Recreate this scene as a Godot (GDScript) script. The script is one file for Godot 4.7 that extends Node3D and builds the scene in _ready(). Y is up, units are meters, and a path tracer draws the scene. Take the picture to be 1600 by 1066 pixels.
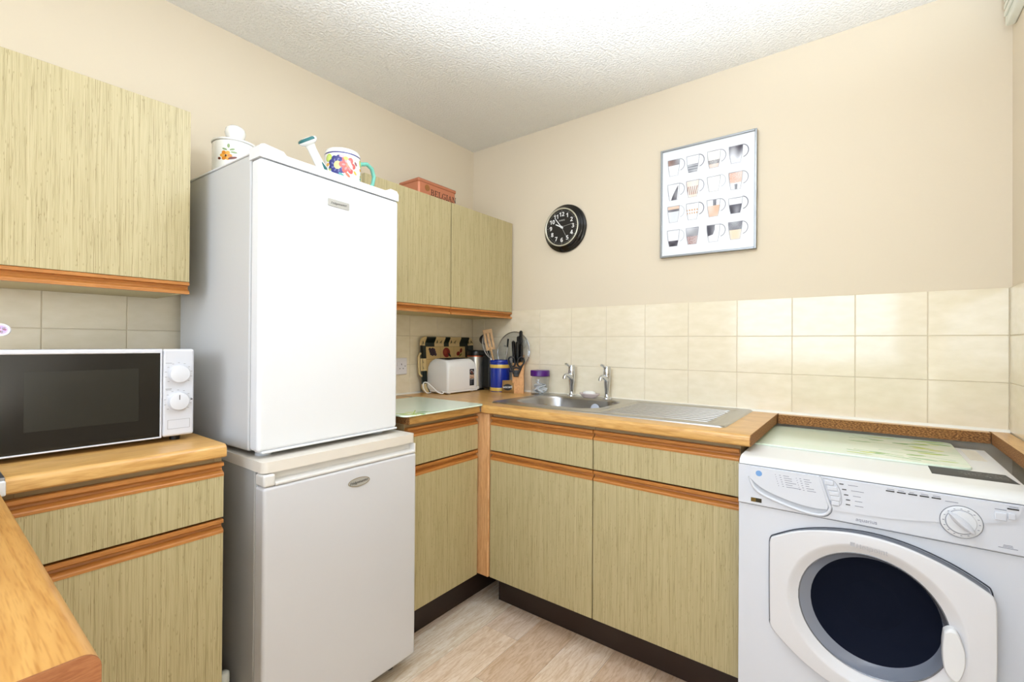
extends Node3D

const WY := 0.902          # worktop height
const RX := 2.301          # right wall
const CY := 2.355          # ceiling
const RZ := 4.0            # rear wall
const LAMINATE := Color(0.785, 0.73, 0.56)
const LAMP_E := 0.82
const FLOOR_FILL_E := 24.0  # strength of the added floor fill light
const UP_E := 1.0
const OAK := Color(0.86, 0.68, 0.41)
const RAIL := Color(0.755, 0.505, 0.25)
var rng := RandomNumberGenerator.new()
var mats := {}
var used := {}


func _ready():
	rng.seed = 11
	# ---- camera, sky, lamps, exposure
	var cam := Camera3D.new()
	cam.name = "camera"
	cam.position = Vector3(1.9256, 1.175, 2.123)
	cam.rotation = Vector3(0.00462, 0.650828, 0.006454)
	cam.fov = rad_to_deg(2.0 * atan(533.0 / 720.94))
	cam.near = 0.02
	cam.far = 60.0
	add_child(cam)
	cam.current = true
	var env := Environment.new()
	env.background_mode = Environment.BG_SKY
	var sky := Sky.new()
	var sm := ProceduralSkyMaterial.new()
	sm.sky_top_color = Color(0.62, 0.74, 0.92)
	sm.sky_horizon_color = Color(0.93, 0.95, 0.97)
	sm.ground_horizon_color = Color(0.85, 0.85, 0.83)
	sm.ground_bottom_color = Color(0.6, 0.6, 0.58)
	sm.sun_angle_max = 1.0
	sm.energy_multiplier = 2.2
	sky.sky_material = sm
	env.sky = sky
	env.tonemap_mode = Environment.TONE_MAPPER_LINEAR
	env.tonemap_exposure = 0.525
	env.sdfgi_enabled = true
	env.ssao_enabled = true
	env.ssil_enabled = true
	var we := WorldEnvironment.new()
	we.name = "world"
	we.environment = env
	add_child(we)
	area("unseen_window_daylight", Vector3(1.45, 1.55, RZ - 0.03), Vector3(0, 0, 1), Vector2(1.5, 1.1), 6.5, Color(0.84, 0.91, 1.0))  # unseen window behind the camera, placed to light the room
	area("unseen_side_window_daylight", Vector3(RX - 0.02, 1.6, 2.95), Vector3(1, 0, 0), Vector2(1.0, 1.1), 1.0, Color(0.84, 0.91, 1.0))  # unseen side window, placed to light the fridge fronts

	shell()
	base_units()
	worktops()
	wall_units()
	sink_area()
	fridges()
	washing_machine()
	microwave()
	corner_things()
	wall_things()
	high_things()
	small_things()


# ------------------------------------------------------------ lights and nodes
func area(called, at, away, size, energy, col):
	# lies in an opening; shines against "away"
	var l := AreaLight3D.new()
	l.name = called
	l.area_size = size
	l.light_energy = energy
	l.light_color = col
	l.area_range = 12.0
	l.area_attenuation = 2.0
	l.shadow_enabled = true
	add_child(l)
	l.position = at
	l.look_at_from_position(at, at - away, Vector3.UP)
	return l


func numbered(called: String) -> String:
	if not used.has(called):
		used[called] = 0
		return called
	used[called] += 1
	return "%s_%03d" % [called, used[called]]


func meta(o, label = "", category = "", group = "", kind = ""):
	if label: o.set_meta("label", label)
	if category: o.set_meta("category", category)
	if group: o.set_meta("group", group)
	if kind: o.set_meta("kind", kind)
	return o


func thing(called, label, category, at = Vector3.ZERO, turn = 0.0, group = ""):
	var o := Node3D.new()
	o.name = numbered(called)
	add_child(o)
	o.position = at
	o.rotation.y = turn
	return meta(o, label, category, group)


func obj(called, mesh, m, parent = null, at = Vector3.ZERO, turn = Vector3.ZERO):
	var o := MeshInstance3D.new()
	if mesh is MB: mesh = mesh.commit()
	o.mesh = mesh
	o.material_override = m
	o.cast_shadow = GeometryInstance3D.SHADOW_CASTING_SETTING_ON
	if parent == null:
		o.name = numbered(called)
		add_child(o)
	else:
		o.name = called
		parent.add_child(o, true)
	o.position = at
	o.rotation = turn
	return o


func struct(called, mesh, m, at = Vector3.ZERO):
	return meta(obj(called, mesh, m, null, at), "", "", "", "structure")


# ------------------------------------------------------------ mesh builder
class MB:
	var v := PackedVector3Array()
	var n := PackedVector3Array()
	var t := PackedVector2Array()
	var xf := Transform3D.IDENTITY

	func tri(a, b, c, na, nb, nc, ta = Vector2.ZERO, tb = Vector2.ZERO, tc = Vector2.ZERO):
		var P := [xf * a, xf * b, xf * c]
		var N := [xf.basis * na, xf.basis * nb, xf.basis * nc]
		var q: Vector3 = (P[1] - P[0]).cross(P[2] - P[0])
		if q.length_squared() < 1e-22: return
		var order := [0, 2, 1] if q.dot(N[0] + N[1] + N[2]) > 0.0 else [0, 1, 2]
		var T := [ta, tb, tc]
		for i in order:
			v.append(P[i])
			n.append(N[i].normalized())
			t.append(T[i])

	func quad(a, b, c, d, na, nb, nc, nd, ta = Vector2(0, 0), tb = Vector2(1, 0), tc = Vector2(1, 1), td = Vector2(0, 1)):
		tri(a, b, c, na, nb, nc, ta, tb, tc)
		tri(a, c, d, na, nc, nd, ta, tc, td)

	func flat(a, b, c, d, nn):
		quad(a, b, c, d, nn, nn, nn, nn)

	# box with rounded edges; centre c, size s, radius r, k steps per rounded edge
	func rbox(c: Vector3, s: Vector3, r := 0.002, k := 2):
		var h := s / 2.0
		r = minf(r, minf(h.x, minf(h.y, h.z)) * 0.999)
		for ax in 3:
			var u := (ax + 1) % 3
			var w := (ax + 2) % 3
			var cu := grid(h[u], r, k)
			var cw := grid(h[w], r, k)
			for sg in [-1.0, 1.0]:
				for i in cu.size() - 1:
					for j in cw.size() - 1:
						var P := []
						var N := []
						var T := []
						for e in [[i, j], [i + 1, j], [i + 1, j + 1], [i, j + 1]]:
							var q := Vector3.ZERO
							q[ax] = sg * h[ax]
							q[u] = cu[e[0]]
							q[w] = cw[e[1]]
							var inn := q.clamp(-(h - Vector3.ONE * r), h - Vector3.ONE * r)
							var d := (q - inn).normalized()
							P.append(c + inn + d * r)
							N.append(d)
							T.append(Vector2(q.x / s.x + 0.5, 0.5 - q.y / s.y))
						quad(P[0], P[1], P[2], P[3], N[0], N[1], N[2], N[3], T[0], T[1], T[2], T[3])
		return self

	static func grid(h: float, r: float, k: int) -> Array:
		var a := []
		for i in k: a.append(-h + r * (1.0 - tan(PI / 4.0 * (1.0 - float(i) / k))))
		a.append(-h + r)
		if h - r > -h + r + 1e-7: a.append(h - r)
		for i in range(1, k + 1): a.append(h - r * (1.0 - tan(PI / 4.0 * float(i) / k)))
		return a

	# a plate facing +z with chamfered front edges and no back: pieces such as tiles
	func plate(x0, y0, x1, y1, z0, z1, ch := 0.001):
		var o := [Vector3(x0, y0, z0), Vector3(x1, y0, z0), Vector3(x1, y1, z0), Vector3(x0, y1, z0)]
		var m := [Vector3(x0, y0, z1 - ch), Vector3(x1, y0, z1 - ch), Vector3(x1, y1, z1 - ch), Vector3(x0, y1, z1 - ch)]
		var f := [Vector3(x0 + ch, y0 + ch, z1), Vector3(x1 - ch, y0 + ch, z1), Vector3(x1 - ch, y1 - ch, z1), Vector3(x0 + ch, y1 - ch, z1)]
		var sd := [Vector3(0, -1, 0), Vector3(1, 0, 0), Vector3(0, 1, 0), Vector3(-1, 0, 0)]
		quad(f[0], f[1], f[2], f[3], Vector3.BACK, Vector3.BACK, Vector3.BACK, Vector3.BACK, Vector2(0, 1), Vector2(1, 1), Vector2(1, 0), Vector2(0, 0))
		for i in 4:
			var j := (i + 1) % 4
			flat(m[i], m[j], f[j], f[i], (sd[i] + Vector3.BACK).normalized())
			flat(o[i], o[j], m[j], m[i], sd[i])
		return self

	# polygon in x,y pulled along z
	func prism(poly: PackedVector2Array, z0: float, z1: float, smooth := 35.0, caps := true):
		var k := poly.size()
		var ar := 0.0
		for i in k: ar += poly[i].cross(poly[(i + 1) % k])
		var en := []
		for i in k:
			var d := (poly[(i + 1) % k] - poly[i]).normalized()
			en.append(Vector2(d.y, -d.x) * signf(ar))
		for i in k:
			var j := (i + 1) % k
			var a: Vector2 = en[i]
			var b: Vector2 = en[i]
			var pn: Vector2 = en[(i + k - 1) % k]
			var nx: Vector2 = en[j]
			if a.dot(pn) > cos(deg_to_rad(smooth)): a = (a + pn).normalized()
			if b.dot(nx) > cos(deg_to_rad(smooth)): b = (b + nx).normalized()
			var na := Vector3(a.x, a.y, 0)
			var nb := Vector3(b.x, b.y, 0)
			var p := poly[i]
			var q := poly[j]
			quad(Vector3(p.x, p.y, z0), Vector3(q.x, q.y, z0), Vector3(q.x, q.y, z1), Vector3(p.x, p.y, z1), na, nb, nb, na)
		if caps:
			var bb := Rect2(poly[0], Vector2.ZERO)
			for p in poly: bb = bb.expand(p)
			var ix := Geometry2D.triangulate_polygon(poly)
			for z in [z0, z1]:
				var nn := Vector3(0, 0, 1 if z == maxf(z0, z1) else -1)
				for i in range(0, ix.size(), 3):
					var P := []
					var T := []
					for m in 3:
						var p := poly[ix[i + m]]
						P.append(Vector3(p.x, p.y, z))
						T.append(Vector2((p.x - bb.position.x) / bb.size.x, 1.0 - (p.y - bb.position.y) / bb.size.y))
					tri(P[0], P[1], P[2], nn, nn, nn, T[0], T[1], T[2])
		return self

	# profile of (radius, height) turned about y
	func lathe(pr: Array, seg := 32, crease := 40.0, a0 := 0.0, a1 := TAU):
		var m := pr.size() - 1
		var sn := []
		var le := [0.0]
		for i in m:
			var d: Vector2 = pr[i + 1] - pr[i]
			sn.append(Vector2(d.y, -d.x).normalized())
			le.append(le[i] + d.length())
		# outward is to the right of the way from bottom to top
		for i in m:
			var n0: Vector2 = sn[i]
			var n1: Vector2 = sn[i]
			if i > 0 and n0.dot(sn[i - 1]) > cos(deg_to_rad(crease)): n0 = (n0 + sn[i - 1]).normalized()
			if i < m - 1 and n1.dot(sn[i + 1]) > cos(deg_to_rad(crease)): n1 = (n1 + sn[i + 1]).normalized()
			for j in seg:
				var P := []
				var N := []
				var T := []
				for e in [[0, j], [0, j + 1], [1, j + 1], [1, j]]:
					var an: float = lerpf(a0, a1, float(e[1]) / seg)
					var q: Vector2 = pr[i + e[0]]
					var nn: Vector2 = n1 if e[0] else n0
					P.append(Vector3(q.x * cos(an), q.y, q.x * sin(an)))
					N.append(Vector3(nn.x * cos(an), nn.y, nn.x * sin(an)))
					T.append(Vector2(1.0 - float(e[1]) / seg, 1.0 - le[i + e[0]] / le[m]))
				quad(P[0], P[1], P[2], P[3], N[0], N[1], N[2], N[3], T[0], T[1], T[2], T[3])
		return self

	# round bar along points; r is a number or one radius per point; flat_ = (width, height) factors
	func tube(pts: Array, r, seg := 10, caps := true, sq := Vector2.ONE, up := Vector3.ZERO):
		var k := pts.size()
		var rings := []
		var nrm := []
		var side := up
		for i in k:
			var d: Vector3 = (pts[mini(i + 1, k - 1)] - pts[maxi(i - 1, 0)]).normalized()
			if side == Vector3.ZERO: side = d.cross(Vector3.UP if absf(d.y) < 0.9 else Vector3.RIGHT)
			side = (side - d * side.dot(d)).normalized()
			var w := d.cross(side)
			var rr: float = r[i] if r is Array else r
			var a := []
			var b := []
			for j in seg:
				var an := TAU * j / seg
				a.append(pts[i] + side * cos(an) * rr * sq.x + w * sin(an) * rr * sq.y)
				b.append((side * cos(an) / sq.x + w * sin(an) / sq.y).normalized())
			rings.append(a)
			nrm.append(b)
		for i in k - 1:
			for j in seg:
				var l := (j + 1) % seg
				quad(rings[i][j], rings[i][l], rings[i + 1][l], rings[i + 1][j], nrm[i][j], nrm[i][l], nrm[i + 1][l], nrm[i + 1][j], Vector2(float(j) / seg, float(i) / (k - 1)), Vector2(float(j + 1) / seg, float(i) / (k - 1)), Vector2(float(j + 1) / seg, float(i + 1) / (k - 1)), Vector2(float(j) / seg, float(i + 1) / (k - 1)))
		if caps:
			for e in [0, k - 1]:
				var d: Vector3 = (pts[1] - pts[0]) if e == 0 else (pts[k - 1] - pts[k - 2])
				d = d.normalized() * (-1.0 if e == 0 else 1.0)
				for j in seg:
					tri(pts[e], rings[e][j], rings[e][(j + 1) % seg], d, d, d)
		return self

	# skin between loops of the same number of points (closed), smooth along and around
	func loft(loops: Array, cap_last := false, cap_first := false, toward := Vector3.UP):
		var k: int = loops[0].size()
		var N := []
		for i in loops.size():
			var row := []
			for j in k:
				var du: Vector3 = loops[i][(j + 1) % k] - loops[i][(j + k - 1) % k]
				var dv: Vector3 = loops[mini(i + 1, loops.size() - 1)][j] - loops[maxi(i - 1, 0)][j]
				row.append(du.cross(dv).normalized())
			N.append(row)
		for i in loops.size() - 1:
			for j in k:
				var l := (j + 1) % k
				quad(loops[i][j], loops[i][l], loops[i + 1][l], loops[i + 1][j], N[i][j], N[i][l], N[i + 1][l], N[i + 1][j])
		for e in [0, loops.size() - 1]:
			if (e == 0 and cap_first) or (e > 0 and cap_last):
				var c := Vector3.ZERO
				for p in loops[e]: c += p / k
				var nn: Vector3 = (loops[e][1] - c).cross(loops[e][0] - c).normalized() * (1.0 if e == 0 else -1.0)
				for j in k: tri(c, loops[e][j], loops[e][(j + 1) % k], nn, nn, nn)
		return self

	func commit() -> ArrayMesh:
		var a := []
		a.resize(Mesh.ARRAY_MAX)
		a[Mesh.ARRAY_VERTEX] = v
		a[Mesh.ARRAY_NORMAL] = n
		a[Mesh.ARRAY_TEX_UV] = t
		var m := ArrayMesh.new()
		m.add_surface_from_arrays(Mesh.PRIMITIVE_TRIANGLES, a)
		return m


func rb(c: Vector3, s: Vector3, r := 0.002, k := 2) -> MB:
	return MB.new().rbox(c, s, r, k)


# a box given by its two corners
func cb(a: Vector3, b: Vector3, r := 0.002, k := 1) -> MB:
	return MB.new().rbox((a + b) / 2.0, (b - a).abs(), r, k)


func along_x() -> Transform3D:      # prism made in (z,y), pulled along x
	return Transform3D(Basis(Vector3(0, 0, 1), Vector3(0, 1, 0), Vector3(1, 0, 0)), Vector3.ZERO)


func upright() -> Transform3D:      # prism made in (x,z), pulled up along y
	return Transform3D(Basis(Vector3(1, 0, 0), Vector3(0, 0, 1), Vector3(0, 1, 0)), Vector3.ZERO)


func rrect(cx, cy, hx, hy, r, k := 6) -> PackedVector2Array:
	var p := PackedVector2Array()
	for c in [[1, 1, 0.0], [-1, 1, 0.5], [-1, -1, 1.0], [1, -1, 1.5]]:
		for i in k + 1:
			var a: float = PI * (c[2] + 0.5 * i / k)
			p.append(Vector2(cx + c[0] * (hx - r) + cos(a) * r, cy + c[1] * (hy - r) + sin(a) * r))
	return p


func oval(cx, cy, rx, ry, k := 32) -> PackedVector2Array:
	var p := PackedVector2Array()
	for i in k: p.append(Vector2(cx + rx * cos(TAU * i / k), cy + ry * sin(TAU * i / k)))
	return p


func v3(p: PackedVector2Array, z: float) -> Array:
	var a := []
	for q in p: a.append(Vector3(q.x, q.y, z))
	return a


func text(words: String, height: float, serif := false, bold := false, slant := 0.0, depth := 0.0006) -> Mesh:
	var f := SystemFont.new()
	f.font_names = PackedStringArray(["Droid Serif" if serif else "Droid Sans"])
	f.font_weight = 700 if bold else 400
	var tm := TextMesh.new()
	tm.text = words
	tm.font = f
	tm.font_size = 48
	tm.pixel_size = height / 36.0
	tm.depth = depth
	tm.curve_step = 3.0
	if slant == 0.0: return tm
	var ar := tm.surface_get_arrays(0)
	var vs: PackedVector3Array = ar[Mesh.ARRAY_VERTEX]
	for i in vs.size(): vs[i].x += vs[i].y * slant
	ar[Mesh.ARRAY_VERTEX] = vs
	var m := ArrayMesh.new()
	m.add_surface_from_arrays(Mesh.PRIMITIVE_TRIANGLES, ar)
	return m


# ------------------------------------------------------------ materials
func mat(key: String, c: Color, rough := 0.5, metal := 0.0, coat := 0.0) -> StandardMaterial3D:
	if mats.has(key): return mats[key]
	var m := StandardMaterial3D.new()
	m.resource_name = key
	m.albedo_color = c
	m.roughness = rough
	m.metallic = metal
	if coat > 0.0:
		m.clearcoat_enabled = true
		m.clearcoat = coat
		m.clearcoat_roughness = 0.08
	mats[key] = m
	return m


func glass(key: String, c: Color, alpha: float) -> StandardMaterial3D:
	if mats.has(key): return mats[key]
	var m := mat(key, Color(c.r, c.g, c.b, alpha), 0.03)
	m.transparency = BaseMaterial3D.TRANSPARENCY_ALPHA
	return m


func printed(key: String, im: Image, rough := 0.5, coat := 0.0) -> StandardMaterial3D:
	var m := mat(key, Color.WHITE, rough, 0.0, coat)
	im.generate_mipmaps()
	m.albedo_texture = ImageTexture.create_from_image(im)
	return m


func rgb8(w: int, h: int, d: PackedByteArray) -> ImageTexture:
	return ImageTexture.create_from_image(Image.create_from_data(w, h, false, Image.FORMAT_RGB8, d))


var grain_tex: ImageTexture
var streak_tex: ImageTexture


# wood grain that runs along u: a ratio map, tinted by each material's own colour
func make_grain():
	var w := 1024
	var h := 512
	var n1 := FastNoiseLite.new()
	n1.seed = 5
	n1.frequency = 1.0
	n1.fractal_octaves = 3
	var n2 := FastNoiseLite.new()
	n2.seed = 9
	n2.frequency = 1.0
	n2.fractal_octaves = 2
	var d := PackedByteArray()
	d.resize(w * h * 3)
	var i := 0
	for y in h:
		var sy := 1.0 - absf(2.0 * y / h - 1.0)
		for x in w:
			var sx := absf(2.0 * x / w - 1.0) * 2.0
			var a := n1.get_noise_2d(sx * 1.1, sy * 5.0)
			var ring := 0.5 + 0.5 * sin(sy * 46.0 + a * 9.0)
			var pore := n2.get_noise_2d(sx * 7.0, sy * 160.0)
			var k := clampf(0.30 * ring * ring + 0.22 * (0.5 + a) + maxf(0.0, pore - 0.05) * 0.7, 0.0, 1.0)
			d[i] = int(255.0 * lerpf(1.0, 0.80, k))
			d[i + 1] = int(255.0 * lerpf(1.0, 0.71, k))
			d[i + 2] = int(255.0 * lerpf(1.0, 0.58, k))
			i += 3
	grain_tex = rgb8(w, h, d)


# woven vertical streaks of the laminate on the doors
func make_streaks():
	var w := 1024
	var h := 1024
	var d := PackedByteArray()
	d.resize(w * h * 3)
	var col := PackedFloat32Array()
	col.resize(w)
	for x in w: col[x] = 1.0 - 0.085 * rng.randf() - 0.03 * float(x % 4 == 0)
	var g := PackedFloat32Array()
	g.resize(w * h)
	for y in h:
		var row := 1.0 - 0.02 * float((y / 3) % 2)
		for x in w: g[y * w + x] = col[x] * row
	for s in 2300:
		var x := rng.randi() % w
		var y0 := rng.randi() % h
		var ln := int(60 + 420.0 * pow(rng.randf(), 1.6))
		var dark := 0.03 + 0.19 * pow(rng.randf(), 2.2)
		var wd := 1 + (rng.randi() % 4) / 3
		for k in ln:
			var f := sin(PI * k / ln)
			var yy := (y0 + k) % h
			if rng.randf() < 0.02: x = (x + (rng.randi() % 3) - 1 + w) % w
			for q in wd: g[yy * w + (x + q) % w] *= 1.0 - dark * f
	for s in 300:
		var x := rng.randi() % w
		var y0 := rng.randi() % h
		var ln := 8 + rng.randi() % 22
		for k in ln:
			for q in 3:
				var f := sin(PI * (k + 0.5) / ln) * (1.0 if q == 1 else 0.5)
				g[((y0 + k) % h) * w + (x + q) % w] *= 1.0 - 0.22 * f
	for i in w * h:
		var e: float = g[i]
		d[i * 3] = int(255.0 * clampf(lerpf(0.57, 1.0, (e - 0.55) / 0.45), 0, 1))
		d[i * 3 + 1] = int(255.0 * clampf(lerpf(0.52, 1.0, (e - 0.55) / 0.45), 0, 1))
		d[i * 3 + 2] = int(255.0 * clampf(lerpf(0.38, 1.0, (e - 0.55) / 0.45), 0, 1))
	streak_tex = rgb8(w, h, d)


func triplanar(m: StandardMaterial3D, s: Vector3, world := false, off := Vector3.ZERO):
	m.uv1_triplanar = true
	m.uv1_world_triplanar = world
	m.uv1_triplanar_sharpness = 8.0
	m.uv1_scale = s
	m.uv1_offset = off
	return m


func wood(key: String, c: Color, rough := 0.4, off := Vector3.ZERO, s := Vector3(0.75, 3.2, 3.2), coat := 0.0) -> StandardMaterial3D:
	if mats.has(key): return mats[key]
	if grain_tex == null: make_grain()
	var m := mat(key, c, rough, 0.0, coat)
	m.albedo_texture = grain_tex
	return triplanar(m, s, false, off)


func laminate() -> StandardMaterial3D:
	if mats.has("laminate"): return mats["laminate"]
	make_streaks()
	var m := mat("laminate", LAMINATE, 0.45)
	m.albedo_texture = streak_tex
	return triplanar(m, Vector3(2.0, 2.0, 2.0), true)


func noise_tex(freq: float, a: Color, b: Color, sd := 1, oct := 3, size := 512) -> NoiseTexture2D:
	var f := FastNoiseLite.new()
	f.seed = sd
	f.frequency = freq
	f.fractal_octaves = oct
	var g := Gradient.new()
	g.set_color(0, a)
	g.set_color(1, b)
	var t := NoiseTexture2D.new()
	t.width = size
	t.height = size
	t.seamless = true
	t.noise = f
	t.color_ramp = g
	return t


func chip() -> StandardMaterial3D:
	if mats.has("chipboard"): return mats["chipboard"]
	var m := mat("chipboard", Color(0.84, 0.61, 0.35), 0.85)
	m.albedo_texture = noise_tex(0.045, Color(0.30, 0.22, 0.14), Color(1.0, 1.0, 1.0), 4, 3)
	return triplanar(m, Vector3(5, 12, 9), true)


func white(key := "white_enamel", c := Color(0.90, 0.90, 0.905), rough := 0.28) -> StandardMaterial3D:
	return mat(key, c, rough)


func chrome() -> StandardMaterial3D:
	return mat("chrome", Color(0.82, 0.83, 0.85), 0.09, 1.0)


func black(rough := 0.35) -> StandardMaterial3D:
	return mat("black_plastic_%d" % int(rough * 100), Color(0.035, 0.035, 0.038), rough)


# ------------------------------------------------------------ drawing of flat prints
class Pad:
	var im: Image
	var w: int
	var h: int

	func _init(ww: int, hh: int, c: Color):
		w = ww
		h = hh
		im = Image.create(w, h, false, Image.FORMAT_RGBA8)
		im.fill(c)

	func dot(x: int, y: int, c: Color, a := 1.0):
		if x < 0 or y < 0 or x >= w or y >= h or a <= 0.0: return
		var p := im.get_pixel(x, y).lerp(c, minf(a * c.a, 1.0))
		p.a = 1.0
		im.set_pixel(x, y, p)

	func blob(cx: float, cy: float, rx: float, ry: float, c: Color, rot := 0.0):
		var m := maxf(rx, ry) + 1.5
		var co := cos(rot)
		var si := sin(rot)
		for y in range(int(cy - m), int(cy + m) + 1):
			for x in range(int(cx - m), int(cx + m) + 1):
				var dx := x + 0.5 - cx
				var dy := y + 0.5 - cy
				var u := (dx * co + dy * si) / rx
				var q := (-dx * si + dy * co) / ry
				var e := (1.0 - sqrt(u * u + q * q)) * minf(rx, ry)
				dot(x, y, c, clampf(e + 0.5, 0.0, 1.0))

	func bar(x0: float, y0: float, x1: float, y1: float, wd: float, c: Color):
		var a := Vector2(x0, y0)
		var b := Vector2(x1, y1)
		var l := maxf((b - a).length_squared(), 1e-6)
		for y in range(int(minf(y0, y1) - wd - 1), int(maxf(y0, y1) + wd + 2)):
			for x in range(int(minf(x0, x1) - wd - 1), int(maxf(x0, x1) + wd + 2)):
				var p := Vector2(x + 0.5, y + 0.5)
				var k := clampf((p - a).dot(b - a) / l, 0.0, 1.0)
				dot(x, y, c, clampf(wd / 2.0 + 0.5 - (p - a - (b - a) * k).length(), 0.0, 1.0))

	func arc(cx: float, cy: float, rx: float, ry: float, a0: float, a1: float, wd: float, c: Color):
		var k := 12
		for i in k:
			var s := lerpf(a0, a1, float(i) / k)
			var e := lerpf(a0, a1, float(i + 1) / k)
			bar(cx + rx * cos(s), cy + ry * sin(s), cx + rx * cos(e), cy + ry * sin(e), wd, c)

	func rect(x0: int, y0: int, ww: int, hh: int, c: Color):
		im.fill_rect(Rect2i(x0, y0, ww, hh), c)


# ------------------------------------------------------------ the room
func wall_with_opening(along: float, h: float, thick: float, a0: float, a1: float, b0: float, b1: float) -> MB:
	# in x (0..along), y, with z from 0 to thick
	var m := MB.new()
	var e := 0.0005
	m.rbox(Vector3(a0 / 2, h / 2, thick / 2), Vector3(a0, h, thick), e, 1)
	m.rbox(Vector3((a1 + along) / 2, h / 2, thick / 2), Vector3(along - a1, h, thick), e, 1)
	m.rbox(Vector3((a0 + a1) / 2, b0 / 2, thick / 2), Vector3(a1 - a0, b0, thick), e, 1)
	m.rbox(Vector3((a0 + a1) / 2, (b1 + h) / 2, thick / 2), Vector3(a1 - a0, h - b1, thick), e, 1)
	return m


func window(called, at, turn, wd, ht):
	var o = struct(called, rb(Vector3(0, ht / 2, 0), Vector3(wd, ht, 0.006), 0.001, 1), glass("window_glass", Color(0.9, 0.95, 0.95), 0.06), at)
	o.rotation.y = turn
	var fm := white("window_plastic", Color(0.93, 0.93, 0.92), 0.4)
	for s in [0.0, 0.5, 1.0]:
		obj("window_frame", rb(Vector3((s - 0.5) * (wd - 0.05), ht / 2, 0), Vector3(0.05, ht, 0.06), 0.004), fm, o)
	for s in [0.0, 1.0]:
		obj("window_frame", rb(Vector3(0, 0.025 + s * (ht - 0.05), 0), Vector3(wd, 0.05, 0.061), 0.004), fm, o)


func shell():
	var paint := mat("peach_wall_paint", Color(0.875, 0.817, 0.718), 0.85)
	paint.normal_enabled = true
	var wn := noise_tex(0.05, Color.BLACK, Color.WHITE, 3, 4)
	wn.as_normal_map = true
	wn.color_ramp = null
	wn.bump_strength = 1.2
	paint.normal_texture = wn
	paint.normal_scale = 0.12
	triplanar(paint, Vector3(3, 3, 3), true)
	struct("wall_back", cb(Vector3(-0.12, 0, -0.12), Vector3(RX + 0.12, CY, 0), 0.0005), paint)
	struct("wall_left", cb(Vector3(-0.12, 0, 0), Vector3(0, CY, RZ), 0.0005), paint)
	var right = struct("wall_right", wall_with_opening(RZ, CY, 0.12, 2.40, 3.50, 1.0, 2.15), paint, Vector3(RX, 0, 0))
	right.rotation.y = -PI / 2
	right.position = Vector3(RX + 0.12, 0, 0)
	struct("wall_rear", wall_with_opening(RX + 0.24, CY, 0.12, 0.75, 2.35, 0.95, 2.15), paint, Vector3(-0.12, 0, RZ))
	window("window_1", Vector3(1.43, 0.95, RZ + 0.07), 0.0, 1.6, 1.2)  # out of view behind the camera, lets daylight into the room
	window("window_2", Vector3(RX + 0.07, 1.0, 2.95), PI / 2, 1.1, 1.15)  # out of view, opening for the side daylight on the fridges

	var artex := mat("stippled_ceiling_paint", Color(0.94, 0.93, 0.905), 0.9)
	artex.heightmap_enabled = true
	artex.heightmap_texture = noise_tex(0.045, Color.BLACK, Color.WHITE, 8, 3, 1024)
	artex.heightmap_scale = 0.4
	triplanar(artex, Vector3(1.6, 1.6, 1.6), true)
	struct("ceiling", cb(Vector3(-0.12, CY, -0.12), Vector3(RX + 0.12, CY + 0.1, RZ + 0.12), 0.0005), artex)

	# vinyl planks on the floor
	var floor_ = struct("floor", cb(Vector3(-0.12, -0.1, -0.12), Vector3(RX + 0.12, -0.003, RZ + 0.12), 0.0005), mat("floor_joint", Color(0.36, 0.29, 0.24), 0.8))
	var tones := [Color(1.0, 0.92, 0.84), Color(0.93, 0.83, 0.735), Color(0.97, 0.895, 0.83), Color(1.0, 0.95, 0.885), Color(0.89, 0.79, 0.70)]
	var pm := []
	for k in 10:
		var c: Color = tones[k % 5]
		var m := wood("vinyl_plank_%d" % k, c, 0.42, Vector3(0.37 * k, 0, 0.23 * k + 0.11), Vector3(1.0, 3.0, 3.0))
		pm.append(m)
	var meshes := {}
	var row := 0
	var x := 0.0135 - 0.1655
	while x < RX:
		var x1 := minf(x + 0.1655, RX)
		var x0 := maxf(x, 0.0)
		var z := [-0.47, -0.02, -0.70, -0.25, -0.57][row % 5] as float
		if row == 5: z = 0.652 - 0.92
		while z < RZ:
			var z0 := maxf(z, 0.0)
			var z1 := minf(z + 0.92, RZ)
			if z1 > z0 + 0.02:
				var ln := z1 - z0 - 0.0011
				var wd := x1 - x0 - 0.0011
				var key := "%d_%d" % [int(ln * 1000), int(wd * 1000)]
				if not meshes.has(key): meshes[key] = rb(Vector3(0, -0.0025, 0), Vector3(ln, 0.005, wd), 0.0004, 1).commit()
				var p = obj("plank", meshes[key], pm[rng.randi() % 10], floor_, Vector3((x0 + x1) / 2, 0.0, (z0 + z1) / 2), Vector3(0, PI / 2 if rng.randf() < 0.5 else -PI / 2, 0))
			z += 0.92
		x += 0.1655
		row += 1

	tiles()


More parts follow.
